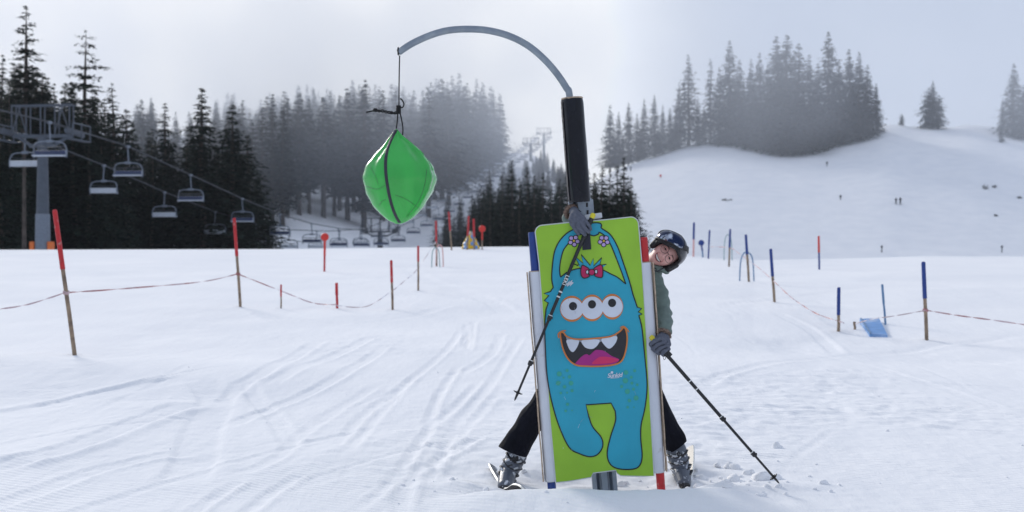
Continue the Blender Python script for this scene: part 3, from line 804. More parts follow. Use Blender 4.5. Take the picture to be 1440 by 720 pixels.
def pylon(Y, stem_r, label, arm=4.7, near=True, pads=False):
    x = -33 + .105 * (Y - 90); zc = (cab_z(1, Y) + cab_z(-1, Y)) / 2; zb = gz(x, Y) - .6
    o = empty('lift_pylon', (x, Y, zb + .6), LA); tag(o, label, 'lift pylon')
    Mr = Matrix.Rotation(LA, 3, 'Z')
    def W(a, b, z): return Vector((x, Y, 0)) + Mr @ Vector((a, b, 0)) + Vector((0, 0, z))
    st = M['steel'] if near else M['steel_dark']
    mb = MB(); mb.tube([W(0, 0, zb), W(0, 0, zc - .5)], [stem_r * 1.25, stem_r * .8], 20); mb.build('stem', st, o, smooth='auto')
    if pads:
        mb = MB(); mb.tube([W(0, 0, zb), W(0, 0, zb + 4.6)], [stem_r * 1.30, stem_r * 1.17], 20); mb.build('lower_sleeve', M['steel_pale'], o, smooth='auto')
        for s in (-1, 1):
            mb = MB(); mb.box(W(s * stem_r * 1.55, -.1, zb + 1.6), (.34, .5, 2.1), Mr, bev=.06); mb.build('base_pad', M['orange_pad'], o)
    hw = arm / 2
    mb = MB()
    mb.box(W(0, 0, zc - .42), (arm * .92, .3, .24), Mr)
    mb.tube([W(-hw * .35, 0, zc - 1.1), W(-hw * .86, 0, zc - .35)], .12, 6); mb.tube([W(hw * .35, 0, zc - 1.1), W(hw * .86, 0, zc - .35)], .12, 6)
    mb.box(W(0, 0, zc - 1.1), (arm * .4, .3, .25), Mr)
    mb.build('crossarm', st, o)
    mb = MB()
    for s in (-.32, .32):
        mb.tube([W(-hw * .92, s, zc + 1.7), W(hw * .98, s, zc + 1.75)], .065, 6)
    for a in (-.9, -.45, 0, .45, .9):
        mb.tube([W(hw * a, -.32, zc - .3), W(hw * a, -.32, zc + 1.75)], .055, 6); mb.tube([W(hw * a, .32, zc - .3), W(hw * a, .32, zc + 1.75)], .055, 6)
    for a, c in ((-.9, -.62), (-.45, -.7), (.45, .7), (.9, .62)):
        mb.tube([W(hw * a, -.32, zc - .2), W(hw * c, -.32, zc + 1.7)], .04, 5)
    mb.build('lifting_frame', st, o)
    for s in (-1, 1):
        cx = 2.35 * s; mb = MB(); L_ = 2.8 if near else 3
        sl = (cab_z(s, Y + 4) - cab_z(s, Y - 4)) / 8
        def S(b, dz): return W(cx, b, cab_z(s, Y) + b * sl + dz)
        mb.tube([S(-L_ / 2, -.32), S(L_ / 2, -.32)], .09, 6)
        for k in range(8):
            b_ = -L_ / 2 + L_ * (k + .5) / 8
            mb.tube([S(b_, -.2) - Mr @ Vector((.09, 0, 0)), S(b_, -.2) + Mr @ Vector((.09, 0, 0))], .2, 12)
        mb.build('sheave_train', st, o)
        mb = MB()
        for dx in (.2, .5):
            mb.box(W(cx + s * dx * .9, 0, cab_z(s, Y) - .75 if dx < .5 else cab_z(s, Y) - .75), (.3, L_, .06), Mr)
        for b_ in (-L_ / 2, 0, L_ / 2):
            mb.tube([W(cx + s * .5, b_, zc - .75), W(cx + s * .5, b_, zc + .35)], .05, 5)
            mb.tube([W(cx, b_, zc - .7), W(cx + s * .5, b_, zc - .75)], .05, 5)
        mb.tube([W(cx + s * .5, -L_ / 2, zc + .35), W(cx + s * .5, L_ / 2, zc + .35)], .05, 5)
        mb.tube([W(cx + s * .5, -L_ / 2, zc - .2), W(cx + s * .5, L_ / 2, zc - .2)], .04, 5)
        mb.build('catwalk', st, o)
    return o
pylon(90, .42, 'near grey lift pylon with crossarm and orange pads at its foot', pads=True)
pylon(204, .45, 'lift pylon in the dip whose dark crossarm shows just above the snow crest', arm=6.4, near=False)
pylon(470, .5, 'far lift pylon in the mist, left one of two above the young spruces', arm=6.4, near=False)
pylon(530, .5, 'farthest and higher lift pylon in the mist, nearest the black padding', arm=6.4, near=False)
# thin wooden mast beside the near pylon
mb = MB(); p = P(34, 345, 93); mb.tube([(p.x, p.y, gz(p.x, p.y) - .3), (p.x, p.y, P(36, 185, 93).z)], [.17, .11], 10)
tag(mb.build('wooden_mast', M['bark'], smooth='auto'), 'thin brown wooden mast left of the near lift pylon', 'mast')

def make_chair():
    o = empty('chairlift_chair', (0, 0, 0))
    W_ = 1.12
    mb = MB(); mb.tube(crom([(0, 0, 0), (.02, -.02, -.5), (.10, -.12, -1.0), (.06, -.1, -1.25)], 4), .055, 7); mb.box((0, 0, .02), (.16, .5, .18)); mb.build('hanger', M['steel_pale'], o, smooth='auto')
    mb = MB()
    fr = crom([(-W_, .1, -2.35), (-W_ - .03, .1, -1.9), (-W_ + .12, 0, -1.42), (-.5, -.1, -1.27), (.5, -.1, -1.27), (W_ - .12, 0, -1.42), (W_ + .03, .1, -1.9), (W_, .1, -2.35)], 5)
    mb.tube(fr, .05, 7); mb.box((0.05, -.1, -1.25), (.42, .22, .2)); mb.build('frame', M['steel_pale'], o, smooth='auto')
    mb = MB(); mb.box((0, -.12, -2.22), (2 * W_ - .06, .5, .09), bev=.03); mb.box((0, .13, -2.05), (2 * W_ - .06, .07, .42), bev=.03); mb.build('seat_shell', M['seat_grey'], o)
    mb = MB(); mb.box((0, -.14, -2.14), (2 * W_ - .12, .46, .08), bev=.03); mb.box((0, .075, -1.98), (2 * W_ - .12, .05, .26), bev=.02); mb.build('cushion', M['seat_blue'], o)
    mb = MB(); mb.tube(crom([(-W_ + .1, .05, -1.55), (-W_ + .12, -.35, -1.62), (0, -.42, -1.68), (W_ - .12, -.35, -1.62), (W_ - .1, .05, -1.55)], 4), .03, 6)
    for s in (-.55, 0, .55): mb.tube([(s, -.4, -1.66), (s, -.3, -1.95)], .025, 5)
    mb.build('safety_bar', M['steel_dark'], o, smooth='auto')
    return o
def copy_tree(o):
    c = o.copy(); col.objects.link(c)
    for ch in o.children:
        d = ch.copy(); col.objects.link(d); d.parent = c
    return c
proto = make_chair(); used = False
ordn = ['first', 'second', 'third', 'fourth', 'fifth', 'sixth', 'seventh', 'eighth', 'ninth', 'tenth']
g_ch = 'chairs of the chairlift'
for side in (1, -1):
    ys = [86, 99, 112.6, 127, 140, 153.3, 166.7, 180] if side > 0 else [92.3, 105.7, 119, 133, 147, 160.5, 174, 187]
    while ys[-1] < 520: ys.append(ys[-1] + 13.4)
    for i, y in enumerate(ys):
        o = proto if not used else copy_tree(proto); used = True
        o.location = (cab_x(side, y), y, cab_z(side, y) - .05)
        o.rotation_euler = (0, 0, LA + (0 if side > 0 else math.pi) + random.uniform(-.04, .04))
        if i < 8:
            if i == 0: lb = 'blue cushioned chair hanging in front of the near pylon stem' if side > 0 else 'pale backed chair hanging half behind the near pylon stem'
            else: lb = ('blue cushioned chair on the upper cable, %s one down from the near pylon' if side > 0 else 'pale backed chair on the lower cable, %s one down from the near pylon') % ordn[i - 1]
        else: lb = 'small distant chair on the %s line %s' % ('right' if side > 0 else 'left', 'just past the pylon in the dip' if y < 245 else 'climbing beside the misty forest' if y < 330 else 'high beside the top of the misty forest' if y < 430 else 'beside the far pylons in the mist')
        tag(o, lb, 'lift chair', g_ch)

# ------------------------------------------------------------------ poles, tapes and signs of the practice area
def stick(px0, py0, px1, py1, dia, upper, lower, split, label, cat='pole', name='marker_pole', group=None, ymin=6):
    b = hit(px0, py0, ymin, far=56); b.z = surf(b.x, b.y)
    k = b.y / F
    top = Vector((b.x + (px1 - px0) * k, b.y + .02, b.z + (py0 - py1) * k))
    o = empty(name, b); tag(o, label, cat, group)
    mid = b.lerp(top, 1 - split)
    mb = MB(); mb.tube([b - (top - b) * .12, b.lerp(mid, .5) + Vector((.004, 0, 0)), mid], [dia * .5, dia * .5, dia * .48], 12); mb.build('shaft', M[lower], o, smooth='auto')
    mb = MB(); mb.tube([mid, mid.lerp(top, .97), top], [dia * .58, dia * .56, dia * .4], 14); mb.build('coloured_sleeve', M[upper], o, smooth='auto')
    return b, top
A0, A1 = stick(105, 498, 76, 293, .055, 'red_plastic', 'bamboo', .41, 'tall leaning red topped pole nearest the left edge of the picture')
B0, B1 = stick(338, 434, 329, 309, .055, 'red_plastic', 'bamboo', .43, 'tall red topped pole standing second from the left')
stick(395, 435, 395, 401, .03, 'red_plastic', 'bamboo', .5, 'short thin red stake just right of the second tall red pole')
C0, C1 = stick(474, 435, 473, 400, .05, 'red_plastic', 'red_plastic', .5, 'short red stake where the red tape dips to the snow')
D0, D1 = stick(552, 437, 550, 367, .045, 'red_plastic', 'bamboo', .45, 'red topped bamboo pole standing below the green bag')
E0, E1 = stick(588, 409, 588, 346, .045, 'red_plastic', 'bamboo', .35, 'thin red and brown pole right of the pole below the green bag')
F0, F1 = stick(614, 375, 613, 311, .055, 'red_plastic', 'bamboo', .5, 'red pole with thin hoops at its foot, right below the green bag')
stick(635, 352, 631, 298, .07, 'red_plastic', 'bamboo', .5, 'tall slightly leaning red pole on the crest right of the bag')
stick(657, 347, 659, 300, .08, 'red_plastic', 'bamboo', .6, 'left red pole in front of the blue and yellow pad')
stick(667, 346, 666, 303, .08, 'red_plastic', 'bamboo', .6, 'right red pole in front of the blue and yellow pad')
def disc_sign(px0, py0, px1, py1, r, m, shaft, label):
    b = hit(px0, py0, far=56); b.z = surf(b.x, b.y); k = b.y / F
    top = Vector((b.x + (px1 - px0) * k, b.y, b.z + (py0 - py1) * k))
    o = empty('disc_sign', b); tag(o, label, 'sign')
    mb = MB(); mb.tube([b - Vector((0, 0, .2)), b.lerp(top, .45)], .03, 8); mb.build('post', M[shaft], o)
    mb = MB(); mb.tube([b.lerp(top, .45), top], .035, 8); mb.build('upper_post', M[m], o)
    mb = MB(); mb.tube([top + Vector((0, -.06, 0)), top + Vector((0, -.035, 0)), top + Vector((0, -.02, 0))], [r * k * .93, r * k, r * k], 28); mb.build('disc', M[m], o)
    return b, top
disc_sign(456, 382, 457, 334, 5.6, 'red_disc', 'red_plastic', 'red disc on a thin stick left of the green bag')
disc_sign(678, 346.8, 678, 318, 4.8, 'red_disc', 'bamboo', 'red disc on a stick at the foot of the dark young spruces')
disc_sign(989, 362, 986, 342, 4.2, 'blue_plastic', 'hoop_blue', 'small blue disc on a stick right of the ski helmet')
# blue poles on the right
stick(975, 361, 976, 313, .075, 'blue_plastic', 'net_orange', .5, 'blue and pale pole closest to the ski helmet')
stick(996, 364, 998, 324, .06, 'blue_plastic', 'blue_plastic', .5, 'blue pole just right of the small blue disc')
G0, G1 = stick(1025, 375, 1027, 322, .06, 'blue_plastic', 'bamboo', .5, 'tall blue topped pole between the green and blue hoops')
H0, H1 = stick(1053, 399, 1049, 333, .06, 'blue_plastic', 'bamboo', .42, 'blue topped pole inside the blue hoops')
I0, I1 = stick(1089, 426, 1084, 351, .055, 'blue_plastic', 'bamboo', .52, 'blue topped bamboo pole right of the blue hoops')
J0, J1 = stick(1179, 466, 1180, 406, .05, 'blue_plastic', 'bamboo', .65, 'short blue topped pole left of the blue mat')
K0, K1 = stick(1245, 457, 1241, 402, .035, 'hoop_blue', 'hoop_blue', .5, 'thin pale blue stick just right of the blue mat')
L0, L1 = stick(1303, 479, 1299, 369, .055, 'blue_plastic', 'bamboo', .47, 'tall blue topped bamboo pole standing alone nearest the right edge')
stick(1152, 379, 1151.5, 332, .06, 'red_disc', 'blue_plastic', .5, 'orange and blue pole standing alone on the right crest')
stick(957, 361, 956, 330, .05, 'net_orange', 'net_orange', .5, 'faint pink pole close behind the ski helmet')
Sx0, Sx1 = stick(1202, 463, 1202, 453, .04, 'bamboo', 'bamboo', .5, 'stub of a stake at the left corner of the blue mat', 'stake', 'wooden_stake')
def hoop(px0, px1, pyb, pyt, m, label, dy=.0, group=None):
    a = hit(px0, pyb); b = Vector(((px1 - 720) / F * a.y, a.y + dy, surf((px1 - 720) / F * a.y, a.y + dy)))
    a.z = surf(a.x, a.y); h = (pyb - pyt) / F * a.y
    mb = MB(); w = b - a
    mb.tube(crom([a - Vector((0, 0, .1)), a + w * .06 + Vector((0, 0, h * .6)), a + w * .25 + Vector((0, 0, h * .95)), a + w * .6 + Vector((0, 0, h)), a + w * .9 + Vector((0, 0, h * .75)), b - Vector((0, 0, .1))], 6), .018, 7)
    tag(mb.build('hoop', M[m], smooth=True), label, 'hoop')
hoop(1040, 1063, 395, 355, 'hoop_blue', 'blue plastic hoop around the pole with the sagging tape', .25)
hoop(1018, 1031, 366, 331, 'hoop_green', 'thin green hoop left of the tall blue pole between hoops', .2)
hoop(607, 618, 376, 350, 'hoop_green', 'left pale hoop at the foot of the red pole below the bag', .2)
hoop(613, 624, 375, 345, 'net_orange', 'thin reddish hoop at the foot of the red pole below the bag', -.2)

def tape(pts, m, label, w=.022, tw=1.0):
    """a twisting ribbon of barrier tape through the points"""
    pts = crom(pts, 10); mb = MB(); vs = []; n = len(pts)
    for i, p in enumerate(pts):
        a = i * .55 * tw
        d = Vector((math.sin(a) * .5, math.cos(a) * .3, math.cos(a))).normalized() * w * .5
        vs += [p - d, p + d]
    mb.add(vs, [(2 * i, 2 * i + 2, 2 * i + 3, 2 * i + 1) for i in range(n - 1)])
    tag(mb.build('barrier_tape', M[m], fixn=False), label, 'tape')
def on(a, b, t, dy=-.035): return a.lerp(b, t) + Vector((0, dy, 0))
def free(px, py, Y): return P(px, py, Y)
aT = on(A0, A1, .43); bT = on(B0, B1, .37)
tape([P(-10, 436, 14), P(40, 428, 15.5), aT], 'tape_red', 'red and white tape running off the left edge from the leaning pole', .020)
tape([aT, P(180, 405.5, A0.y + 2), P(285, 396, B0.y - 2), bT], 'tape_red', 'faded red tape strung between the two tall red poles', .022)
tape([bT, P(395, 409, B0.y + .6), P(440, 426, B0.y + .9), on(C0, C1, .12)], 'tape_red', 'red tape falling from the second tall pole to the short stake', .022)
tape([on(C0, C1, .08), P(515, 431, (C0.y + D0.y) / 2), on(D0, D1, .38), P(570, 394, (D0.y + E0.y) / 2), on(E0, E1, .5), on(F0, F1, .55)], 'tape_pale', 'thin pale tape rising from the short stake towards the crest', .020)
tape([P(1000, 347, G0.y + 3), on(G0, G1, .5), P(1040, 357, (G0.y + H0.y) / 2), P(1066, 376, (H0.y + I0.y) / 2), on(I0, I1, .40), P(1110, 416, I0.y * .6 + J0.y * .4), P(1125, 427, (I0.y + J0.y) / 2), P(1148, 441, J0.y * .8 + I0.y * .2), on(J0, J1, .2), P(1187, 454.5, J0.y)], 'tape_red', 'reddish tape sagging through the row of blue poles on the right', .022)
lT = on(L0, L1, .38)
tape([on(Sx0, Sx1, .7), P(1225, 449, 19.3), P(1260, 444, 19), lT], 'tape_pale', 'pale tape strung from the blue mat stub to the lone tall blue pole', .018)
tape([lT, P(1346, 443.5, L0.y - .3), P(1395, 450, L0.y - .7), P(1450, 458, L0.y - 1.2)], 'tape_red', 'red tape running off the right edge from the lone tall blue pole', .020)
# knot of tape on poles
for a, b_, t_, lb in ((A0, A1, .43, 'knot of red tape on the leaning pole'), (B0, B1, .37, 'knot of red tape on the second tall red pole'), (L0, L1, .38, 'knot of red tape on the lone tall blue pole')):
    mb = MB(); c = a.lerp(b_, t_)
    for k in range(3): mb.tube([c + Vector((.034 * math.cos(u), .034 * math.sin(u), .012 * k - .012 + .01 * math.sin(u * 2))) for u in [j * math.pi / 6 for j in range(13)]], .008, 5)
    tag(mb.build('tape_knot', M['tape_red'], smooth=True), lb, 'tape')

# blue mat lying tilted in the hollow
c = [hit(1209, 455.5), hit(1236, 454.5), hit(1248, 473), hit(1223, 472)]
z_ = [surf(p.x, p.y) for p in c]
o = empty('blue_mat', (c[0] + c[2]) / 2); tag(o, 'scuffed blue mat lying on the snow right of the short blue pole', 'mat')
q = [Vector((p.x, p.y, zz + dz)) for p, zz, dz in zip(c, z_, (.06, .06, .02, .02))]
mb = MB(); mb.prism(q, Vector((0, 0, -.05)), Vector((0, 0, .02))); mb.build('panel', M['blue_mat'], o)
mb = MB(); mb.prism([q[0].lerp(q[1], .02) + Vector((0, 0, .024)), q[0].lerp(q[1], .10) + Vector((0, 0, .024)), q[3].lerp(q[2], .10) + Vector((0, 0, .024)), q[3].lerp(q[2], .02) + Vector((0, 0, .024))], Vector((0, 0, 0)), Vector((0, 0, .01))); mb.build('rim', M['hoop_blue'], o)

# blue and yellow protective pad
b = hit(662, 347.2, far=57); k = b.y / F
o = empty('safety_pad', b); tag(o, 'bell shaped pad checked blue and yellow on the crest beside the dark spruces', 'pad')
rows = 5; H_ = 25 * k
for r_ in range(rows):
    for s_ in range(10):
        a0 = 2 * math.pi * (s_ + .5 * (r_ % 2)) / 10; a1 = a0 + 2 * math.pi / 10
        z0 = H_ * r_ / rows; z1 = H_ * (r_ + 1) / rows
        R_ = lambda z: 13 * k * (1 - .15 * (z / H_)) * max(.10, 1 - (z / H_) ** 1.5 * .9)
        mb = MB(); vs = []
        for z, rr_ in ((z0, R_(z0)), ((z0 + z1) / 2, R_((z0 + z1) / 2) * 1.08), (z1, R_(z1))):
            for t_ in (0, .5, 1):
                a = a0 + (a1 - a0) * t_; g = rr_ * (1.0 if t_ == .5 else .94)
                vs.append(b + Vector((math.cos(a) * g, math.sin(a) * g, z)))
        mb.add(vs, [(0, 1, 4, 3), (1, 2, 5, 4), (3, 4, 7, 6), (4, 5, 8, 7)])
        mb.build('cushion', M['yellow' if (s_ + r_) % 2 else 'blue_mat'], o, fixn=False)

# marker stakes, skiers and shrubs on the hill
def marker(px, py, h, m, label):
    b = hit(px, py, 66); k = b.y / F
    o = empty('piste_marker', b); tag(o, label, 'marker')
    mb = MB(); mb.tube([b - Vector((0, 0, .2)), b + Vector((0, 0, h * k))], .08, 6); mb.build('stick', M['skier_dark'], o)
    mb = MB(); mb.sphere(b + Vector((0, 0, h * k)), (1.7 * k, 1.2 * k, 1.9 * k), 10, 7); mb.build('knob', M[m], o, smooth=True)
marker(1163, 234, 5, 'skier_dark', 'small dark marker high on the hill under the spruce grove')
marker(1182, 281, 5, 'skier_dark', 'small dark marker halfway up the hill below the grove')
marker(1240, 355, 8, 'skier_dark', 'dark knobbed marker low on the hill beyond the right crest')
marker(1409, 355, 8, 'skier_dark', 'dark knobbed marker low on the hill near the right edge')
marker(929, 250, 3, 'red_disc', 'tiny red marker on the hill left side above the helmet')

def small_skier(px, py, hpx, label, lean=0):
    b = hit(px, py, 66); k = b.y / F; h = hpx * k; s = h / 1.7
    def V(x, z, y=0): return b + Vector((x * s, y * s, z * s))
    o = empty('person', b); tag(o, label, 'person')
    solid('body', [[(V(-.14, .12), .07 * s), (V(-.12, .5), .09 * s), (V(-.08, .88), .13 * s)], [(V(.14, .12), .07 * s), (V(.13, .5), .09 * s), (V(.08, .88), .13 * s)],
                   [(V(0, .95), .17 * s), (V(lean, 1.4), .19 * s), (V(lean, 1.6, -.02), .12 * s)], [(V(lean - .2, 1.38), .08 * s), (V(lean - .32, 1.1, -.15), .07 * s), (V(lean - .25, .95, -.35), .05 * s)],
                   [(V(lean + .2, 1.38), .08 * s), (V(lean + .32, 1.1, -.15), .07 * s), (V(lean + .25, .95, -.35), .05 * s)]], M['skier_dark'], o, voxel=.045 * s, smooth_it=2)
    for q_ in (-.14, .14):
        mb = MB(); mb.box(V(q_, .03, -.1), (.1 * s, 1.5 * s, .03 * s)); mb.build('ski', M['skier_dark'], o)
small_skier(1260, 287, 9, 'left one of two small dark skiers standing on the hill')
small_skier(1266, 287.5, 10, 'right one of two small dark skiers standing on the hill')
small_skier(887, 241, 7, 'tiny dark figure at the left shoulder of the hill by the black padding')

def scrub(px, py, wpx, hpx, label):
    b = hit(px, py, 66); k = b.y / F; rn = random.Random(px)
    o = empty('scrub', b); tag(o, label, 'bush'); mb = MB(); st = MB()
    for i in range(26):
        a = rn.uniform(0, 6.28); l = rn.uniform(.3, 1); q_ = b + Vector((math.cos(a) * wpx * k * .5 * l, math.sin(a) * wpx * k * .3, rn.uniform(.1, 1) * hpx * k * (1.1 - .7 * l)))
        st.tube([b + (q_ - b) * .1 - Vector((0, 0, .05)), q_], [.05, .02], 4)
        for j in range(7):
            d = Vector((rn.gauss(0, 1), rn.gauss(0, 1), rn.gauss(0, .7))) * k * .55; e_ = Vector((rn.gauss(0, 1), rn.gauss(0, 1), rn.gauss(0, 1))) * k * .5
            mb.add([q_ + d, q_ + d + e_, q_ + e_ * .3 - d * .3], [(0, 1, 2)])
    mb.build('foliage', M['needles_far'], o, fixn=False); st.build('stems', M['bark'], o)
scrub(1386, 266, 12, 9, 'dark scrub poking through snow on the right part of the hill')
scrub(1398, 264, 7, 5, 'thin low scrub immediately right of the dark hill scrub')
scrub(1434, 279, 8, 5, 'small dark scrub by the right edge halfway up the hill')
scrub(1022, 282, 16, 3, 'flat streak of low scrub on the hill above the blue poles')
scrub(1400, 304, 5, 3, 'tiny scrub spot low on the right of the hill')

# ------------------------------------------------------------------ the stand with the padded board
YB = 8.50
sp = empty('target_stand', (P(848, 690, 8.62).x, 8.62, surf(P(848, 690, 8.62).x, 8.62)))
tag(sp, 'bent galvanised stand with black padding and the green monster board', 'target stand')
def W2(pts, Y): return [P(x, y, Y) for x, y in pts]
def arc(cx, cy, r, a0, a1, n=6): return [(cx + r * math.cos(R(a0 + (a1 - a0) * i / n)), cy + r * math.sin(R(a0 + (a1 - a0) * i / n))) for i in range(n + 1)]
# sigma-profile post
def along(t): return P(851 + (817 - 851) * t, 690 + (290 - 690) * t, 8.64)
prof = [(-.083, -.035), (-.083, .035), (-.05, .035), (-.05, .008), (-.03, -.03), (.03, -.03), (.05, .008), (.05, .035), (.083, .035), (.083, -.035), (.055, -.035), (.04, -.005), (.02, -.045), (-.02, -.045), (-.04, -.005), (-.055, -.035)]
mb = MB(); a, b2 = along(-.05), along(1.02)
ax = Vector((math.cos(R(4.8)), 0, math.sin(R(4.8))))
mb.prism([ax * u + Vector((0, v, 0)) + a for u, v in prof], Vector((0, 0, 0)), b2 - a)
mb.build('post', M['galv'], sp)
mb = MB(); c0 = P(822, 293, 8.60); dn = (along(1) - along(0)).normalized()
mb.box(c0, (.085, .012, .13), Matrix.Rotation(R(-4.8), 3, 'Y'), bev=.003)
mb.box(c0 + ax * .045 + Vector((0, .02, 0)), (.012, .05, .13), Matrix.Rotation(R(-4.8), 3, 'Y'))
mb.build('clamp_plate', M['galv'], sp)
for dz in (-.028, .022):
    mb = MB(); mb.tube([c0 + ax * .018 + dn * dz + Vector((0, -.008, -.014)), c0 + ax * .018 + dn * dz + Vector((0, -.008, .014))], .007, 8); mb.build('slot', M['dark'], sp)
mb = MB(); mb.box(P(834, 304.5, 8.60), (.115, .10, .035), Matrix.Rotation(R(-8), 3, 'Y'), bev=.006); mb.build('end_cap', M['board_edge'], sp)
# bent tube
tube_pts = [(815, 290), (808, 215), (801, 136), (796.7, 124), (783, 103.5), (765.6, 83.5), (743, 64.5), (717, 51), (690, 43.5), (663, 41), (632, 42.5), (605.5, 49.5), (579, 61.5), (560.5, 73.5)]
mb = MB(); tp = crom(W2(tube_pts, 8.62), 6); mb.tube(tp, .0235, 20); mb.build('bent_tube', M['galv'], sp, smooth='auto')
mb = MB(); e0 = tp[-1]; ed = (tp[-1] - tp[-3]).normalized(); mb.tube([e0 + ed * -.004, e0 + ed * .004], .0175, 16); mb.build('tube_mouth', M['dark'], sp)
# black padding: wrapped sheet with a flap
mb = MB(); n = 44; rings = []
a, b2 = P(815.2, 284.5, 8.62), P(804.5, 139.5, 8.62); axis = (b2 - a); zl = axis.length; dz = axis.normalized(); dx = dz.cross(Vector((0, 1, 0))).normalized() * 1.0; dyv = Vector((0, 1, 0))
K_ = 26
for i in range(K_ + 1):
    t_ = i / K_
    for k in range(n):
        th = 2 * math.pi * k / n
        r_ = .0765 * (1 + .02 * math.sin(3 * th + 1) + .018 * noise.noise(Vector((math.cos(th) * 2, math.sin(th) * 2, t_ * 5))))
        if i in (0, K_): r_ *= .95
        # flap seam on the right front
        seam = (th - R(-62)) % (2 * math.pi)
        r_ += .008 * max(0, 1 - seam / .5) if seam < .5 else 0
        rings.append(a + axis * t_ + dx * math.cos(th) * r_ + dyv * math.sin(th) * r_)
fs = []
for i in range(K_):
    for k in range(n): fs.append((i * n + k, i * n + (k + 1) % n, (i + 1) * n + (k + 1) % n, (i + 1) * n + k))
mb.add(rings, fs)
for i0 in (0, K_):
    cpt = a + axis * (i0 / K_); b0 = len(mb.v)
    mb.add([cpt + dx * math.cos(2 * math.pi * k / n) * .0727 + dyv * math.sin(2 * math.pi * k / n) * .0727 for k in range(n)] + [cpt + dx * math.cos(2 * math.pi * k / n) * .03 + dyv * math.sin(2 * math.pi * k / n) * .03 for k in range(n)], [(k, (k + 1) % n, n + (k + 1) % n, n + k) for k in range(n)])
mb.build('black_padding', M['vinyl_black'], sp, smooth='auto')
mb = MB()   # ragged taped seam
th = R(-22); 
sv = []
for i in range(60):
    t_ = .02 + .96 * i / 59; base = a + axis * t_
    for dth in (-.10 - random.uniform(0, .02), .06 + random.uniform(0, .12)):
        sv.append(base + (dx * math.cos(th + dth) + dyv * math.sin(th + dth)) * (.0815 + random.uniform(0, .0015)))
mb.add(sv, [(2 * i, 2 * i + 1, 2 * i + 3, 2 * i + 2) for i in range(59)]); mb.build('seam_tape', M['zip_dark'], sp, fixn=False)
mb = MB(); rr = [b2 + dx * math.cos(u) * .068 + dyv * math.sin(u) * .068 + dz * .004 for u in [2 * math.pi * k / 30 for k in range(31)]]; mb.tube(rr, .007, 6); mb.build('foam_rim', M['foam_edge'], sp)

# board: foam body then printed cover
def board_outline(g=0.0):
    o_ = arc(763 + 0, 327 - 0, 10 + g, 180, 266, 6) + [(800, 313.2 - g), (850, 309.5 - g)] + arc(887.5, 315.5, 10 + g, 268, 352, 6)
    o_ += [(902.5 + g, 372), (908.5 + g, 470), (914.5 + g, 580), (919.5 + g, 669.2), (905, 669.6 + g), (888, 669.4 + g), (873, 668.8 + g), (868, 665.5 + g), (866, 661 + g), (850, 663 + g), (834, 665 + g), (831, 671 + g), (812, 674.6 + g), (796, 677 + g), (781.8 - g, 678.4 + g), (774 - g, 592), (765.5 - g, 470), (758.5 - g, 372)]
    return o_
bo = MB(); bo.prism(W2(board_outline(1.1), YB), Vector((0, .0015, 0)), Vector((.006, .075, 0)))
board = bo.build('board', M['board_edge'], sp)
bpy.context.view_layer.update()
def fill(mb, pts, layer, mi=0, th=0.0):
    y = YB - .0012 * layer
    w = W2(pts, y); tr = tessellate_polygon([w]); b0 = len(w)
    mb.add(w, [tuple(t_) for t_ in tr], mi)
def stroke(mb, pts, wpx, layer, closed=False, mi=0, taper=False):
    y = YB - .0012 * layer; n = len(pts); vs = []
    for i in range(n):
        if closed: a_, c_ = pts[i - 1], pts[(i + 1) % n]
        else: a_, c_ = pts[max(i - 1, 0)], pts[min(i + 1, n - 1)]
        d = Vector((c_[0] - a_[0], c_[1] - a_[1])); d = d.normalized() if d.length > 1e-9 else Vector((1, 0)); nn = Vector((-d.y, d.x)) * wpx / 2
        vs += [P(pts[i][0] + nn.x, pts[i][1] + nn.y, y), P(pts[i][0] - nn.x, pts[i][1] - nn.y, y)]
    L_ = n if closed else n - 1
    mb.add(vs, [(2 * i, 2 * i + 1, 2 * ((i + 1) % n) + 1, 2 * ((i + 1) % n)) for i in range(L_)], mi)
def sm(pts, n=5, closed=True): return [(v.x, v.y) for v in crom([Vector((x, y, 0)) for x, y in pts], n, closed)]
def circ(cx, cy, rx, ry=None, n=26): ry = ry or rx; return [(cx + rx * math.cos(2 * math.pi * i / n), cy + ry * math.sin(2 * math.pi * i / n)) for i in range(n)]
def prt(name, mb, m): return mb.build(name, [M[x] for x in m], board, fixn=False)
# every printed face must look to the camera
def face_cam(o):
    me = o.data; bm = bmesh.new(); bm.from_mesh(me)
    for f in bm.faces:
        if f.normal.y > 0: f.normal_flip()
    bm.to_mesh(me); bm.free(); return o
mb = MB(); fill(mb, board_outline(-.4), 1)
# a slightly puffed green cover
face_cam(prt('green_cover', mb, ['print_green']))
Z7 = lambda p: zo(p, 6, 735, 295); Z4 = lambda p: zo(p, 4, 760, 360); Z36 = lambda p: zo(p, 3.6, 760, 500)
left_arm = Z7([(430, 165), (370, 200), (310, 265), (270, 350), (252, 460), (245, 580), (258, 655)])
sp1 = [(774, 410), (765, 412.8), (771.8, 415.6), (765.5, 422.8), (771, 426)]
left_body = [(767.8, 435), (766, 460), (767.3, 497), (768.6, 520), (771.2, 541.7), (777, 569.4), (786.4, 600), (800.3, 629)]
foot1 = Z36([(200, 498), (250, 512), (290, 500), (315, 460), (308, 415), (265, 362), (245, 310)])
crot = [(824, 569.4), (859.4, 566.9)]
leg2 = Z36([(378, 280), (380, 330), (355, 410), (338, 490), (350, 545), (390, 572), (460, 576), (500, 560), (515, 510), (508, 420), (510, 350), (530, 260), (540, 150), (530, 20)])
rbody = [(905.2, 485), (902.5, 460), (898.4, 443.5)]
sp2 = [(903, 441.8), (897.6, 438.6), (902.2, 434), (896.2, 432)]
rarm = [(890, 413.7), (885, 395), (876.7, 370), (868.3, 346.7), (858.3, 330), (846, 321)]
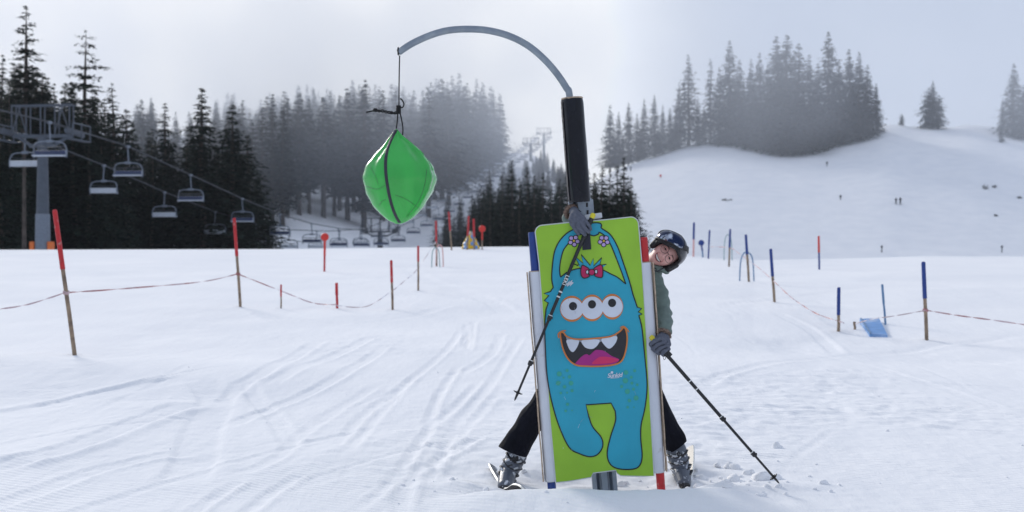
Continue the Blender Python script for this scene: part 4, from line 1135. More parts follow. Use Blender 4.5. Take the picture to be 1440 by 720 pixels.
hand = [(846, 317.5), (844, 314), (835, 313.4), (822, 316), (812, 321)]
S5 = lambda p: sm(p, 5, False)
outer = S5(left_arm) + sp1 + S5(left_body + foot1) + crot + S5(leg2) + S5(rbody) + sp2 + S5(rarm + hand)
inner = S5(Z7([(430, 226), (385, 285), (345, 340), (322, 420), (312, 500), (318, 568)])) + S5(Z7([(345, 550), (370, 530), (430, 505), (500, 492), (590, 486), (670, 505), (740, 540), (800, 570), (870, 627)])) + S5(Z7([(840, 540), (790, 410), (740, 290), (690, 218), (645, 188)])) + S5(Z7([(640, 205), (600, 220), (560, 210), (500, 205)]))
mb = MB(); fill(mb, outer, 2, 0); fill(mb, inner, 3, 1); stroke(mb, outer, 1.7, 4, True, 2); stroke(mb, inner, 1.7, 4, True, 2)
face_cam(prt('printed_monster', mb, ['print_blue', 'print_green', 'print_line']))
mb = MB(); tuft = Z7([(500, 500), (470, 470), (428, 457), (478, 468), (440, 392), (512, 455), (495, 378), (570, 470), (597, 410), (598, 475), (668, 403), (650, 468), (707, 460), (655, 505)])
fill(mb, tuft, 5, 0); stroke(mb, tuft[1:-1], 1.5, 6, False, 1); face_cam(prt('printed_hair_tuft', mb, ['print_blue', 'print_line']))
mb = MB()
bl = sm(Z7([(498, 475), (515, 470), (560, 500), (550, 530), (562, 562), (520, 577), (497, 560), (490, 520)])); br = sm(Z7([(600, 497), (650, 465), (672, 478), (677, 540), (665, 572), (612, 560), (612, 525)]))
for s_ in (bl, br): fill(mb, s_, 7, 0); stroke(mb, s_, 1.5, 8, True, 1)
for c_ in ((545, 525), (620, 522)): fill(mb, circ(735 + c_[0] / 6, 295 + c_[1] / 6, 1.7, 2.6), 9, 2); stroke(mb, circ(735 + c_[0] / 6, 295 + c_[1] / 6, 1.9, 2.8), 1, 10, True, 1)
fill(mb, circ(735 + 583 / 6, 295 + 527 / 6, 4.1), 11, 0); stroke(mb, circ(735 + 583 / 6, 295 + 527 / 6, 4.3), 1.1, 12, True, 1)
face_cam(prt('printed_bow', mb, ['print_bow', 'print_line', 'print_white']))
for fx, fy, an in ((432, 262, 10), (685, 263, 20)):
    mb = MB(); cx, cy = 735 + fx / 6, 295 + fy / 6
    for k in range(5):
        a_ = R(an + 72 * k); px_, py_ = cx + 5.2 * math.cos(a_), cy + 5.2 * math.sin(a_)
        cp = circ(px_, py_, 3.3, 3.1, 16); fill(mb, cp, 5 + .2 * k, 0); stroke(mb, cp, 1.1, 6.2, True, 1)
    fill(mb, circ(cx, cy, 2.0, None, 14), 7, 2); stroke(mb, circ(cx, cy, 2.0, None, 14), .7, 8, True, 1)
    face_cam(prt('printed_flower', mb, ['print_lilac', 'print_line', 'print_yellow']))
mb = MB()
eyes = ((177, 297, 63, 61), (291, 292, 61, 63), (404, 285, 58, 60))
for i, (x, y, rx, ry) in enumerate(eyes):
    fill(mb, circ(760 + x / 4, 360 + y / 4, rx / 4 + 1.0, ry / 4 + 3.0), 5 + .1 * i, 0)
for i, (x, y, rx, ry) in enumerate(eyes): fill(mb, circ(760 + x / 4, 360 + y / 4, rx / 4 + .3, ry / 4, 36), 6 + .1 * i, 1)
for x, y in ((183, 282), (290, 272), (403, 264)): fill(mb, circ(760 + x / 4, 360 + y / 4, 5.7, 5.9), 7, 2)
face_cam(prt('printed_eyes', mb, ['print_orange', 'print_white', 'print_line']))
mb = MB()
mouth = sm(Z4([(112, 436), (130, 432), (148, 452), (200, 468), (300, 464), (395, 452), (445, 425), (468, 402), (482, 420), (488, 470), (478, 540), (455, 592), (410, 612), (340, 620), (260, 620), (200, 613), (155, 578), (125, 515)]), 6)
fill(mb, mouth, 5, 0); stroke(mb, mouth, 2.1, 9, True, 1)
stroke(mb, sm(Z4([(104, 462), (100, 440), (118, 424), (143, 420)]), 4, False), 1.7, 9.5, False, 1); stroke(mb, sm(Z4([(448, 405), (466, 396), (484, 408), (497, 428)]), 4, False), 1.7, 9.5, False, 1)
fill(mb, Z4([(143, 452), (200, 470), (300, 467), (395, 454), (430, 440), (426, 470), (418, 476), (345, 478), (328, 488), (240, 490), (214, 478), (150, 484)]), 6, 2)
fill(mb, sm(Z4([(150, 472), (212, 472), (212, 500), (188, 538), (168, 532), (152, 500)])), 7, 3); fill(mb, sm(Z4([(235, 474), (326, 470), (325, 496), (300, 520), (272, 522), (245, 508)])), 7, 3); fill(mb, sm(Z4([(345, 466), (426, 450), (424, 486), (392, 520), (364, 506)])), 7, 3)
fill(mb, sm(Z4([(196, 612), (215, 582), (242, 558), (262, 552), (276, 558), (305, 532), (325, 528), (360, 535), (400, 562), (444, 583), (410, 609), (340, 618), (260, 618)])), 7.5, 4)
fill(mb, sm(Z4([(290, 604), (320, 575), (345, 566), (395, 570), (440, 584), (400, 601), (330, 607)])), 8, 5)
face_cam(prt('printed_mouth', mb, ['print_mouth', 'print_orange', 'print_grey', 'print_white', 'print_magenta', 'print_pink']))
mb = MB(); fill(mb, Z4([(136, 168), (166, 137), (162, 148), (180, 134), (177, 146), (187, 150), (166, 172), (168, 160), (148, 174), (150, 163)]), 5, 0)
face_cam(prt('printed_highlight', mb, ['print_white']))
mb = MB()
for x, y, r_ in ((95, 93, 13), (135, 76, 8), (147, 108, 9), (90, 140, 12), (155, 140, 12), (122, 158, 9), (160, 178, 8), (103, 190, 7), (135, 188, 5), (117, 112, 5), (137, 247, 8), (128, 280, 7), (160, 278, 4), (433, 86, 12), (477, 77, 8), (460, 110, 8), (430, 127, 14), (463, 140, 8), (490, 148, 7), (411, 157, 8), (471, 170, 8), (440, 182, 13), (484, 215, 13), (450, 228, 9), (442, 262, 7), (473, 262, 4)):
    fill(mb, circ(760 + x / 3.6, 500 + y / 3.6, r_ / 3.6, None, 12), 5, 0)
o_ = face_cam(prt('printed_spots', mb, ['print_spot'])); o_['kind'] = 'stuff'
# logo lettering
cu = bpy.data.curves.new('logo', 'FONT'); cu.body = 'Sunkid'; cu.size = .040; cu.shear = .25; cu.offset = .0009; cu.space_character = .92
to = bpy.data.objects.new('tmp', cu); col.objects.link(to); to.location = P(854.2, 531.2, YB - .008); to.rotation_euler = (R(90), R(-4), 0)
bpy.context.view_layer.update(); dg = bpy.context.evaluated_depsgraph_get(); lm = bpy.data.meshes.new_from_object(to.evaluated_get(dg)); lm.transform(to.matrix_world); bpy.data.objects.remove(to)
lm.materials.clear(); lo = link('logo_lettering', lm, M['print_white'], board)
mb = MB(); fill(mb, circ(860.6, 523.8, 1.9, None, 12), 6, 0); stroke(mb, [(858.5, 531.8), (866, 531.4), (871, 531.0)], .7, 6, False, 0); face_cam(prt('logo_mark', mb, ['print_white']))
mb = MB(); mb.prism(W2([(818, 327), (829.6, 327), (831.3, 350.6), (819.2, 351.8)], YB), Vector((0, -.010, 0)), Vector((0, -.004, 0))); mb.build('velcro_flap', M['glove_dark'], board)
rn_ = random.Random(12)
for g_ in range(3):
    mb = MB()
    for k in range(6):
        x = rn_.uniform(785, 895); y = rn_.uniform(345, 655); a = rn_.uniform(-1.2, 1.2) + 1.5; l = rn_.uniform(2, 9)
        stroke(mb, [(x, y), (x + math.cos(a) * l * .5 + rn_.uniform(-.5, .5), y + math.sin(a) * l * .5), (x + math.cos(a) * l, y + math.sin(a) * l)], rn_.uniform(.18, .34), 14, False, 0)
    o_ = face_cam(prt('scuff_marks', mb, ['print_grey' if g_ else 'print_white'])); o_['kind'] = 'stuff'
# side poles with slit foam covers
def side_pole(topx, topy, bx, by, m, cover, label):
    Y = 8.54
    a_ = P(bx, by, Y); b_ = P(topx, topy, Y)
    a_ = a_ + (a_ - b_) * .06
    o = empty('padded_pole', Vector((a_.x, a_.y, surf(a_.x, a_.y)))); tag(o, label, 'padded pole')
    d = (b_ - a_).normalized()
    mb = MB(); mb.tube([a_, b_ - d * .008, b_], [.0285, .0285, .024], 20); mb.build('pole', M[m], o, smooth='auto')
    (x0, y0), (x1, y1), wl, wr, side = cover
    c0, c1 = P(x0, y0, Y), P(x1, y1, Y)
    mb = MB(); K = 22; n = 26; vs = []; rad = (wl + wr) / 2 / F * Y
    ex = -d.cross(Vector((0, 1, 0))).normalized()
    gap = R(150) if side > 0 else R(210)
    for i in range(K + 1):
        t_ = i / K; c_ = c0.lerp(c1, t_)
        for j in range(n):
            th = R(8) + (2 * math.pi - R(16)) * j / (n - 1) + (R(10) if side > 0 else R(170))
            r_ = rad * (1 + .035 * noise.noise(Vector((math.cos(th) * 1.3, math.sin(th) * 1.3, t_ * 9 + side))))
            vs.append(c_ + ex * math.cos(th) * r_ + Vector((0, 1, 0)) * math.sin(th) * r_)
    fs = [(i * n + j, i * n + j + 1, (i + 1) * n + j + 1, (i + 1) * n + j) for i in range(K) for j in range(n - 1)]
    mb.add(vs, fs); mb.build('foam_cover', M['foam_vinyl'], o, smooth=True, fixn=False)
    # raw foam lip along the slit, on the outer side
    mb = MB(); pts = []
    for i in range(34):
        t_ = i / 33; c_ = c0.lerp(c1, t_) + ex * side * (rad + .004 + .003 * noise.noise(Vector((t_ * 12, side, 0)))) + Vector((0, -.016, 0)); pts.append(c_)
    vs = []
    for c_ in pts: vs += [c_ + Vector((0, -.022, 0)) + ex * side * .001, c_ + ex * side * .0100 + Vector((0, -.014, 0)), c_ + ex * side * .0100 + Vector((0, .03, 0)), c_ + Vector((0, .035, 0))]
    mb.add(vs, [(4 * i + k, 4 * i + (k + 1) % 4, 4 * i + 4 + (k + 1) % 4, 4 * i + 4 + k) for i in range(33) for k in range(4)])
    mb.build('foam_lip', M['foam_edge'], o)
    # open ends of the cover
    for c_ in (c0, c1):
        mb = MB(); mb.tube([c_ - d * .006, c_ + d * .006], rad * .93, 20); mb.build('foam_end', M['foam_edge'] if c_ is c1 else M['board_edge'], o)
    return o
side_pole(748.5, 326.5, 776.5, 692, 'blue_plastic', ((775, 675.5), (752, 382), 9, 9, -1), 'blue slalom pole in a white foam cover, left of the monster board')
side_pole(904.5, 333.5, 930, 692, 'red_plastic', ((925.5, 663), (906.5, 369.5), 9.5, 9.5, 1), 'red slalom pole in a white foam cover, right of the monster board')
mb = MB(); t0 = P(904.3, 333.3, 8.54); mb.tube([t0, t0 + Vector((-.001, 0, .008))], .0265, 16); tag(mb.build('pole_cap', M['dark'], bpy.data.objects['padded_pole.001'], smooth='auto'))

# ------------------------------------------------------------------ rope and hanging bag
YR = 8.62
mb = MB()
mb.tube(crom(W2([(562, 78), (561.3, 110), (561, 151)], YR), 4), .0042, 8)
mb.tube([P(560, 72, YR) + Vector((0, .025 * math.cos(u), .025 * math.sin(u))) for u in [2 * math.pi * k / 14 for k in range(15)]], .0042, 6)
tail = crom(W2([(560, 158.5), (555, 160), (551, 157.5), (547, 159.5), (543, 156), (538, 157.5), (533, 155), (529, 156.5), (524, 156), (515, 158)], YR - .01), 5); mb.tube(tail, .0052, 8)
tail2 = crom(W2([(560, 157), (556, 157.5), (551, 160), (547, 156.5), (543, 159), (538, 154.5), (533, 157.5), (529, 153), (527, 156)], YR - .018), 5); mb.tube(tail2, .0048, 8)
mb.tube(crom(W2([(562, 151), (566, 151), (568, 146.5), (566, 141.5), (563, 138.5)], YR - .01), 6), .0045, 8)
mb.tube(crom(W2([(559.3, 158), (559, 167), (557.3, 181)], YR), 6), .0045, 8)
mb.tube(crom(W2([(562, 157), (564.5, 167), (566.5, 180), (566.2, 190)], YR - .02), 6), .0045, 8)
for k in range(5):
    c_ = P(560.5, 149.5 + k * 2.2, YR); mb.tube([c_ + Vector((.0115 * math.cos(u), .0115 * math.sin(u), .003 * math.sin(u + k))) for u in [2 * math.pi * j / 12 for j in range(13)]], .0065, 7)
for q_ in ((527, 154.5), (550, 158.5)):
    mb.sphere(P(*q_, YR - .012), .012, 10, 7)
tag(mb.build('rope', M['rope_black'], smooth=True), 'black knotted cord with a loose tail holding the green bag', 'rope')

L_e = [(520, 292), (507, 308), (480, 342), (440, 386), (417, 420), (408, 458), (420, 508), (448, 558), (488, 596), (518, 610)]
R_e = [(524, 292), (548, 318), (590, 352), (635, 402), (657, 447), (654, 482), (630, 530), (592, 580), (552, 607), (532, 612)]
LE = [(340 + x / 2.4, 60 + y / 2.4) for x, y in L_e]; RE = [(340 + x / 2.4, 60 + y / 2.4) for x, y in R_e]
def edge_at(E, py):
    ys = [p[1] for p in E]; xs = [p[0] for p in E]; return float(np.interp(py, ys, xs))
LEs = [(v.x, v.y) for v in crom([Vector((x, y, 0)) for x, y in LE], 6)]; REs = [(v.x, v.y) for v in crom([Vector((x, y, 0)) for x, y in RE], 6)]
bag = empty('hanging_bag', P(561, 315, YR)); tag(bag, 'green vinyl bag hanging from the bent tube on a black cord', 'bag')
mb = MB(); K = 90; n = 96; vs = []
def bagpt(t_, th, extra=0.0):
    py = 181.8 + (314.8 - 181.8) * t_
    xl, xr = edge_at(LEs, py), edge_at(REs, py); cx = (xl + xr) / 2; hw = max(.6, (xr - xl) / 2)
    e_ = .5 + .5 * t_
    c_, s_ = math.cos(th), math.sin(th)
    ex_ = 2 / 2.3
    X_ = math.copysign(abs(c_) ** ex_, c_); D_ = math.copysign(abs(s_) ** ex_, s_)
    dep = hw * .86 * (1 - .35 * (abs(t_ - .55) * 2) ** 2)
    p = P(cx + hw * X_, py, YR) + Vector((0, dep / F * YR * D_, 0))
    # creases gathered at the mouth and along the seams
    g = math.exp(-t_ * 5.5)
    w_ = g * .016 * math.sin(th * 9 + 3 * noise.noise(Vector((t_ * 6, 0, 3)))) * hw / 30
    w_ += .003 * noise.noise(Vector((p.x * 9, p.z * 6, p.y * 9))) * min(1, hw / 25) + .002 * noise.noise(Vector((p.x * 26, p.z * 14, p.y * 20))) * min(1, hw / 25)
    for cn, am in ((-118, .010), (-36, .014), (62, .012), (150, .010)):
        dl_ = abs((math.degrees(th) - cn + 180) % 360 - 180); w_ += am * (math.exp(-(dl_ / 9) ** 2) - .05) * math.sin(math.pi * min(1, t_ * 1.1)) ** .6 * min(1, hw / 22)
    w_ += .006 * math.exp(-((t_ - .26) / .16) ** 2) * math.sin(th * 8 + 4 * noise.noise(Vector((t_ * 5, th * .5, 9)))) * max(0, math.cos(th + R(25))) * min(1, hw / 22)
    side = abs(c_) ** 3
    w_ +=   .002 * side * math.sin(py * .33 + 2.5 * noise.noise(Vector((0, py * .05, c_)))) * min(1, hw / 25)
    nrm_ = Vector((c_, s_, 0)); q_ = p + nrm_ * (w_ + extra)
    return q_
for i in range(K + 1):
    for k in range(n): vs.append(bagpt(i / K, 2 * math.pi * k / n))
mb.add(vs, [(i * n + k, i * n + (k + 1) % n, (i + 1) * n + (k + 1) % n, (i + 1) * n + k) for i in range(K) for k in range(n)])
b0 = len(mb.v); mb.add([bagpt(0, 2 * math.pi * k / n) for k in range(n)], [tuple(range(n))]); mb.add([bagpt(1, 2 * math.pi * k / n) for k in range(n)], [tuple(range(n))])
mb.build('bag_skin', M['bag_green'], bag, smooth=True)
# the dark zip band down the front
zp = [(557, 183), (551, 195), (546, 208), (543, 222), (542.3, 238), (543.5, 254), (546.5, 272), (551, 290), (556.5, 304), (562, 313.5)]
zz = [(v.x, v.y) for v in crom([Vector((x, y, 0)) for x, y in zp], 8)]
mb = MB(); vs = []
def on_bag(px, py, lift):
    t_ = (py - 181.8) / (314.8 - 181.8); t_ = min(max(t_, .004), .996)
    best = None; lo_, hi_ = math.pi, 2 * math.pi
    for _ in range(26):
        m_2 = (lo_ + hi_) / 2; q_ = bagpt(t_, m_2); x_ = 720 + q_.x / q_.y * F
        if x_ < px: lo_ = m_2
        else: hi_ = m_2
    return bagpt(t_, (lo_ + hi_) / 2, lift)
for i, (x, y) in enumerate(zz):
    w_ = 2.2
    vs += [on_bag(x - w_, y, .0015), on_bag(x - w_ * .55, y, .006), on_bag(x + w_ * .55, y, .006), on_bag(x + w_, y, .0015)]
mb.add(vs, [(4 * i + k, 4 * i + k + 1, 4 * i + 5 + k, 4 * i + 4 + k) for i in range(len(zz) - 1) for k in range(3)])
mb.build('zip_band', M['zip_dark'], bag, smooth=True, fixn=False)
# fold line on the right, stitched seam scratches
for pl, r_ in (([(567, 192), (585, 207), (600, 224), (609, 240)], .0032), ([(513, 262), (530, 268), (541, 263)], .0011), ([(533, 290), (538, 284), (543, 282)], .0011), ([(556, 276), (570, 281), (584, 290), (592, 296)], .0011), ([(572, 305), (588, 285), (597, 262), (600, 240)], .0011), ([(520, 235), (528, 250), (532, 262)], .0009)):
    mb = MB(); mb.tube([on_bag(v.x, v.y, .0006) for v in crom([Vector((x, y, 0)) for x, y in pl], 6)], r_, 6); mb.build('fold_line' if r_ > .002 else 'scratch', M['bag_green'] if r_ > .002 else M['zip_dark'], bag, smooth=True)
# ------------------------------------------------------------------ the person behind the board
YF = 8.66
pr = empty('person', Vector((P(845, 690, 8.9).x, 8.92, surf(P(845, 690, 8.9).x, 8.92))))
tag(pr, 'person in sage jacket and silver helmet leaning out from behind the board, holding ski poles', 'person')
HS = 1.06                                    # head scale
HU = Vector((11.7, 0, 5.3)).normalized()     # crown direction of the tilted head
HR = Vector((6.6, 0, -15.0)).normalized()    # from the upper eye to the lower eye
HF = Vector((0, -1, 0))                      # nose direction
HC = P(936.0, 357.0, 8.76)                   # head centre, level with the eyes
def HL(x, y, z): return HC + (HR * x + HF * y + HU * z) * HS
def face_y(x, z):
    """front surface of the head in head space"""
    jaw = 1 - .30 * max(0, min(1, -z / .115)) ** 1.6
    a = .0735 * jaw; c_ = .118 if z < 0 else .118
    q_ = 1 - (x / a) ** 2 - (z / c_) ** 2
    y = .088 * math.sqrt(max(0, q_)) ** .86 if q_ > 0 else 0
    y *= 1 - .10 * max(0, z / .1)
    g = lambda cx, cz, sx, sz: math.exp(-((x - cx) / sx) ** 2 - ((z - cz) / sz) ** 2)
    y += .021 * g(0, -.034, .0105, .014) + .012 * g(0, -.014, .008, .020) + .006 * (g(.012, -.040, .007, .006) + g(-.012, -.040, .007, .006))
    y -= .0075 * (g(.031, .0, .016, .011) + g(-.031, .0, .016, .011))
    y += .005 * (g(.036, -.034, .020, .016) + g(-.036, -.034, .020, .016))
    y += .004 * (g(.03, .022, .022, .008) + g(-.03, .022, .022, .008))
    y += .006 * g(0, -.096, .018, .014) + .004 * g(0, -.062, .024, .010)
    return y
def head_geo(mb):
    nu_, nv_ = 72, 60; vs = []
    for j in range(nv_ + 1):
        t_ = math.pi * j / nv_; z = .118 * math.cos(t_)
        for k in range(nu_):
            a = 2 * math.pi * k / nu_
            jaw = 1 - .30 * max(0, min(1, -z / .115)) ** 1.6
            x = .0735 * jaw * math.sin(t_) * math.cos(a); yb = .092 * math.sin(t_) * math.sin(a)
            y = face_y(x * .995, z) if math.sin(a) > 0 and j not in (0, nv_) else yb * (1 - .2 * max(0, -z / .115))
            vs.append(HL(x, y, z))
    mb.add(vs, [(j * nu_ + k, j * nu_ + (k + 1) % nu_, (j + 1) * nu_ + (k + 1) % nu_, (j + 1) * nu_ + k) for j in range(nv_) for k in range(nu_)])
    mb.sphere(HL(0, .0, .1175), .006); mb.sphere(HL(0, 0, -.1175), .006)
    for s in (-1, 1): mb.sphere(HL(s * .073, -.008, -.008), (.012, .02, .03), 10, 8)
JY = 8.92
PEL, CHE = P(848, 478, JY), P(880, 418, JY)
SHR, SHL = P(872, 390, JY - .02), P(918, 399, JY - .04)
ELL, WRL = P(930, 441, JY - .14), P(931, 470, 8.53)
ELR, WRR = P(822, 372, JY - .02), P(806, 300, 8.60)
HIPR, HIPL = P(827, 492, JY), P(868, 492, JY)
KNR, KNL = P(768, 566, JY), P(927, 575, JY)
ANR, ANL = P(716, 664, JY), P(958, 660, JY)
NECK = P(910, 385, JY - .05)
solid('body', [[(PEL, .12), (CHE, .11), (P(893, 398, JY), .10)], [(SHR, .05), (P(893, 393, JY), .08), (SHL, .05)], [(P(895, 394, JY), .07), (NECK, .052), (HL(0, -.025, -.07), .050)],
    [(SHL, .045), (ELL, .036), (WRL, .026)], [(SHR, .045), (ELR, .036), (WRR, .026)],
    [(PEL, .1), (HIPR, .085), (KNR, .055), (ANR, .038)], [(PEL, .1), (HIPL, .085), (KNL, .055), (ANL, .038)]], M['skin'], pr, voxel=.0042, smooth_it=1, extra=head_geo)

# face: glasses, eyes, brows, smile
def on_face(x, z, lift): return HL(x, face_y(x, z) + lift, z)
def face_patch(name, outline, lift, m, parent=pr):
    mb = MB(); c_ = (sum(p[0] for p in outline) / len(outline), sum(p[1] for p in outline) / len(outline)); vs = [on_face(*c_, lift)]; n = len(outline)
    for f_ in (.5, 1.0):
        for p in outline: vs.append(on_face(c_[0] + (p[0] - c_[0]) * f_, c_[1] + (p[1] - c_[1]) * f_, lift))
    mb.add(vs, [(0, 1 + k, 1 + (k + 1) % n) for k in range(n)] + [(1 + k, 1 + n + k, 1 + n + (k + 1) % n, 1 + (k + 1) % n) for k in range(n)])
    return mb.build(name, M[m], parent, smooth=True)
def sm2(p, n=4): return [(v.x, v.y) for v in crom([Vector((x, y, 0)) for x, y in p], n, True)]
gl = empty('glasses', HL(0, .1, 0)); gl.parent = pr; gl.matrix_parent_inverse = parent_world(pr).inverted()
for s in (-1, 1):
    mb = MB(); mb.tube([on_face(s * (.0445 - .026 * u), -.0005 + .0058 * math.sin(u * math.pi) ** .8, .0035) for u in [k / 12 for k in range(13)]], [.0008, .0016] + [.0026] * 9 + [.0016, .0008], 8); mb.build('closed_lashes', M['brow'], pr, smooth=True)
    mb = MB(); mb.sphere(on_face(s * .0315, .0022, .0022), .0052, 12, 8); mb.build('iris', M['dark'], pr, smooth=True)
    mb = MB(); mb.tube([on_face(s * (.052 - .034 * u), .0205 + .0065 * math.sin(u * math.pi * .8), .003) for u in [k / 10 for k in range(11)]], [.001] + [.0022] * 9 + [.001], 6); mb.build('eyebrow', M['brow'], pr)
    mb = MB(); cx_ = s * .0345; rr = .0265
    mb.tube([HL(cx_ + rr * math.cos(u), .098 - abs(cx_ + rr * math.cos(u)) * .22, -.003 + rr * .93 * math.sin(u)) for u in [2 * math.pi * k / 36 for k in range(37)]], .0014, 6)
    mb.tube([HL(s * .059, .085, 0), HL(s * .075, .05, .004), HL(s * .08, -.01, .004)], .0016, 5)
    mb.build('lens_rim', M['glass_frame'], gl, smooth=True)
mb = MB(); mb.tube([HL(-.009, .096, .003), HL(0, .099, .006), HL(.009, .096, .003)], .0016, 6); mb.build('bridge', M['glass_frame'], gl, smooth=True)
mo = [(-.030, -.0555), (-.018, -.0600), (0, -.0615), (.018, -.0600), (.030, -.0555), (.024, -.068), (.012, -.0755), (0, -.0775), (-.012, -.0755), (-.024, -.068)]
face_patch('lips', sm2([(x * 1.13, -.066 + (z + .066) * 1.35) for x, z in mo]), .0022, 'lips')
face_patch('mouth_opening', sm2([(x, z) for x, z in mo]), .0036, 'dark')
face_patch('teeth', sm2([(x * .88, -.0655 + (z + .066) * .62) for x, z in mo]), .0048, 'teeth')
for s in (-1, 1):
    mb = MB(); mb.tube([on_face(s * .020 + s * .013 * math.sin(u * 2.2), -.036 - .020 * u, .0006) for u in [k / 8 for k in range(9)]], .0011, 6); mb.build('smile_fold', M['lips'], pr, smooth=True)

# helmet
HE = HL(-.014, -.008, .040)
def HV(d): return HR * d[0] + HF * d[1] + HU * d[2]
def helm_point(th, ph, k=1.0):
    x = math.sin(th) * math.cos(ph); y = math.sin(th) * math.sin(ph); z = math.cos(th)
    return x, y, z, HE + HV((x * .118 * k, y * .137 * k, z * .112 * k)) * HS
def helm_low(ph):
    """how far down the shell reaches (polar angle) for each heading; front is ph=90 deg"""
    f = math.sin(ph)
    return R(78) if f > .75 else R(78) + (R(118) - R(78)) * (1 - sst(f, .25, .75))
def sst(x, a, b_):
    t_ = min(max((x - a) / (b_ - a), 0), 1); return t_ * t_ * (3 - 2 * t_)
def shell(k, low_add, m, name, z_off=0, rim=None):
    nu_, nv_ = 64, 26; mb = MB(); vs = []
    for kk in (k, k - .09):
        for j in range(nv_ + 1):
            for i in range(nu_):
                ph = 2 * math.pi * i / nu_; th = (helm_low(ph) + low_add) * j / nv_
                ridge = 1 + .014 * math.exp(-((abs(math.sin(th) * math.cos(ph)) - .42) / .07) ** 2) if kk == k else 1
                vs.append(helm_point(th, ph, kk * ridge)[3])
    B = (nv_ + 1) * nu_; fs = []
    for b0 in (0, B):
        fs += [(b0 + j * nu_ + i, b0 + j * nu_ + (i + 1) % nu_, b0 + (j + 1) * nu_ + (i + 1) % nu_, b0 + (j + 1) * nu_ + i) for j in range(nv_) for i in range(nu_)]
    fs += [(nv_ * nu_ + i, nv_ * nu_ + (i + 1) % nu_, B + nv_ * nu_ + (i + 1) % nu_, B + nv_ * nu_ + i) for i in range(nu_)]
    mb.add(vs, fs); return mb.build(name, M[m], pr, smooth='auto')
hel = shell(1.0, 0, 'helmet', 'helmet')
def hchild(mb, name, m, smooth='auto'): return mb.build(name, M[m], hel, smooth=smooth)
mb = MB(); mb.tube([helm_point(helm_low(2 * math.pi * i / 64), 2 * math.pi * i / 64, .985)[3] for i in range(65)], .0105, 8); hchild(mb, 'rim_trim', 'helmet_trim', True)
for s in (-1, 1):   # ear pads and chin strap
    solid('ear_pad', [[(HL(s * .088, .012, .03), .026), (HL(s * .090, .000, -.02), .030), (HL(s * .084, .002, -.055), .022)], [(HL(s * .086, .032, .035), .018), (HL(s * .087, .026, -.02), .018)]], M['helmet_trim'], hel, voxel=.004, smooth_it=3)
mb = MB(); mb.tube(crom([HL(-.086, .01, -.06), HL(-.060, .030, -.100), HL(0, .045, -.126), HL(.060, .030, -.100), HL(.086, .01, -.06)], 6), .006, 6, squash=.5); hchild(mb, 'chin_strap', 'helmet_trim')
for k in range(3):
    mb = MB(); c_ = helm_point(R(38), R(60 + 30 * k), 1.006)[3]; mb.tube([c_ - HR * .011, c_ + HR * .011], .004, 6); hchild(mb, 'vent', 'helmet_trim')
# goggles pushed up on the helmet: curved lens, frame, strap
gx_ = Vector((28, 0, -14.5)).normalized(); gy_ = Vector((14.5, 0, 28)).normalized()
GC = P(947.0, 337.0, 8.60)
hb_c = HE
def to_helm(p, lift):
    """slide a point along the view axis direction on to the helmet ellipsoid, then outwards"""
    d = p - HE; lx, lz = d.dot(HR) / HS, d.dot(HU) / HS
    q_ = 1 - (lx / .118) ** 2 - (lz / .112) ** 2
    y = .137 * math.sqrt(max(q_, .05))
    n_ = (HR * (lx / .118 ** 2) + HF * (y / .137 ** 2) + HU * (lz / .112 ** 2)).normalized()
    return HE + HV((lx, y, lz)) * HS + n_ * lift
def gog(u, v, lift): return to_helm(GC + gx_ * u * .0815 + gy_ * (v * .034 - .016 * u * u * (1 if v > -2 else 0) + .004), lift)
def gog_out(a, k=1.0):
    c_, s_ = math.cos(a), math.sin(a); e_ = .62
    return math.copysign(abs(c_) ** e_, c_) * k, math.copysign(abs(s_) ** e_, s_) * k
mb = MB(); vs = [gog(0, 0, .031)]; n = 56; rg = 8
for r_ in range(1, rg + 1):
    k = r_ / rg
    for i in range(n):
        u, v = gog_out(2 * math.pi * i / n, k); vs.append(gog(u, v, .017 + .014 * (1 - k * k)))
mb.add(vs, [(0, 1 + i, 1 + (i + 1) % n) for i in range(n)] + [(1 + (r_ - 1) * n + i, 1 + r_ * n + i, 1 + r_ * n + (i + 1) % n, 1 + (r_ - 1) * n + (i + 1) % n) for r_ in range(1, rg) for i in range(n)])
gg = empty('goggles', GC); gg.parent = pr; gg.matrix_parent_inverse = parent_world(pr).inverted()
lens = mb.build('lens', M['lens'], gg, smooth=True)
mb = MB(); mb.tube([gog(*gog_out(2 * math.pi * i / n, 1.02), .011) for i in range(n + 1)], .0085, 8); mb.build('goggle_frame', M['helmet_trim'], gg, smooth=True)
mb = MB(); vs = []
for i in range(30):
    t_ = i / 29; c_ = gog(-.95 + 1.9 * t_, -1.35 - .35 * math.sin(t_ * 3.1), .003); vs += [gog(-.95 + 1.9 * t_, -1.0, .010), c_]
mb.add(vs, [(2 * i, 2 * i + 1, 2 * i + 3, 2 * i + 2) for i in range(29)]); mb.build('goggle_foam', M['helmet_trim'], gg, smooth=True, fixn=False)
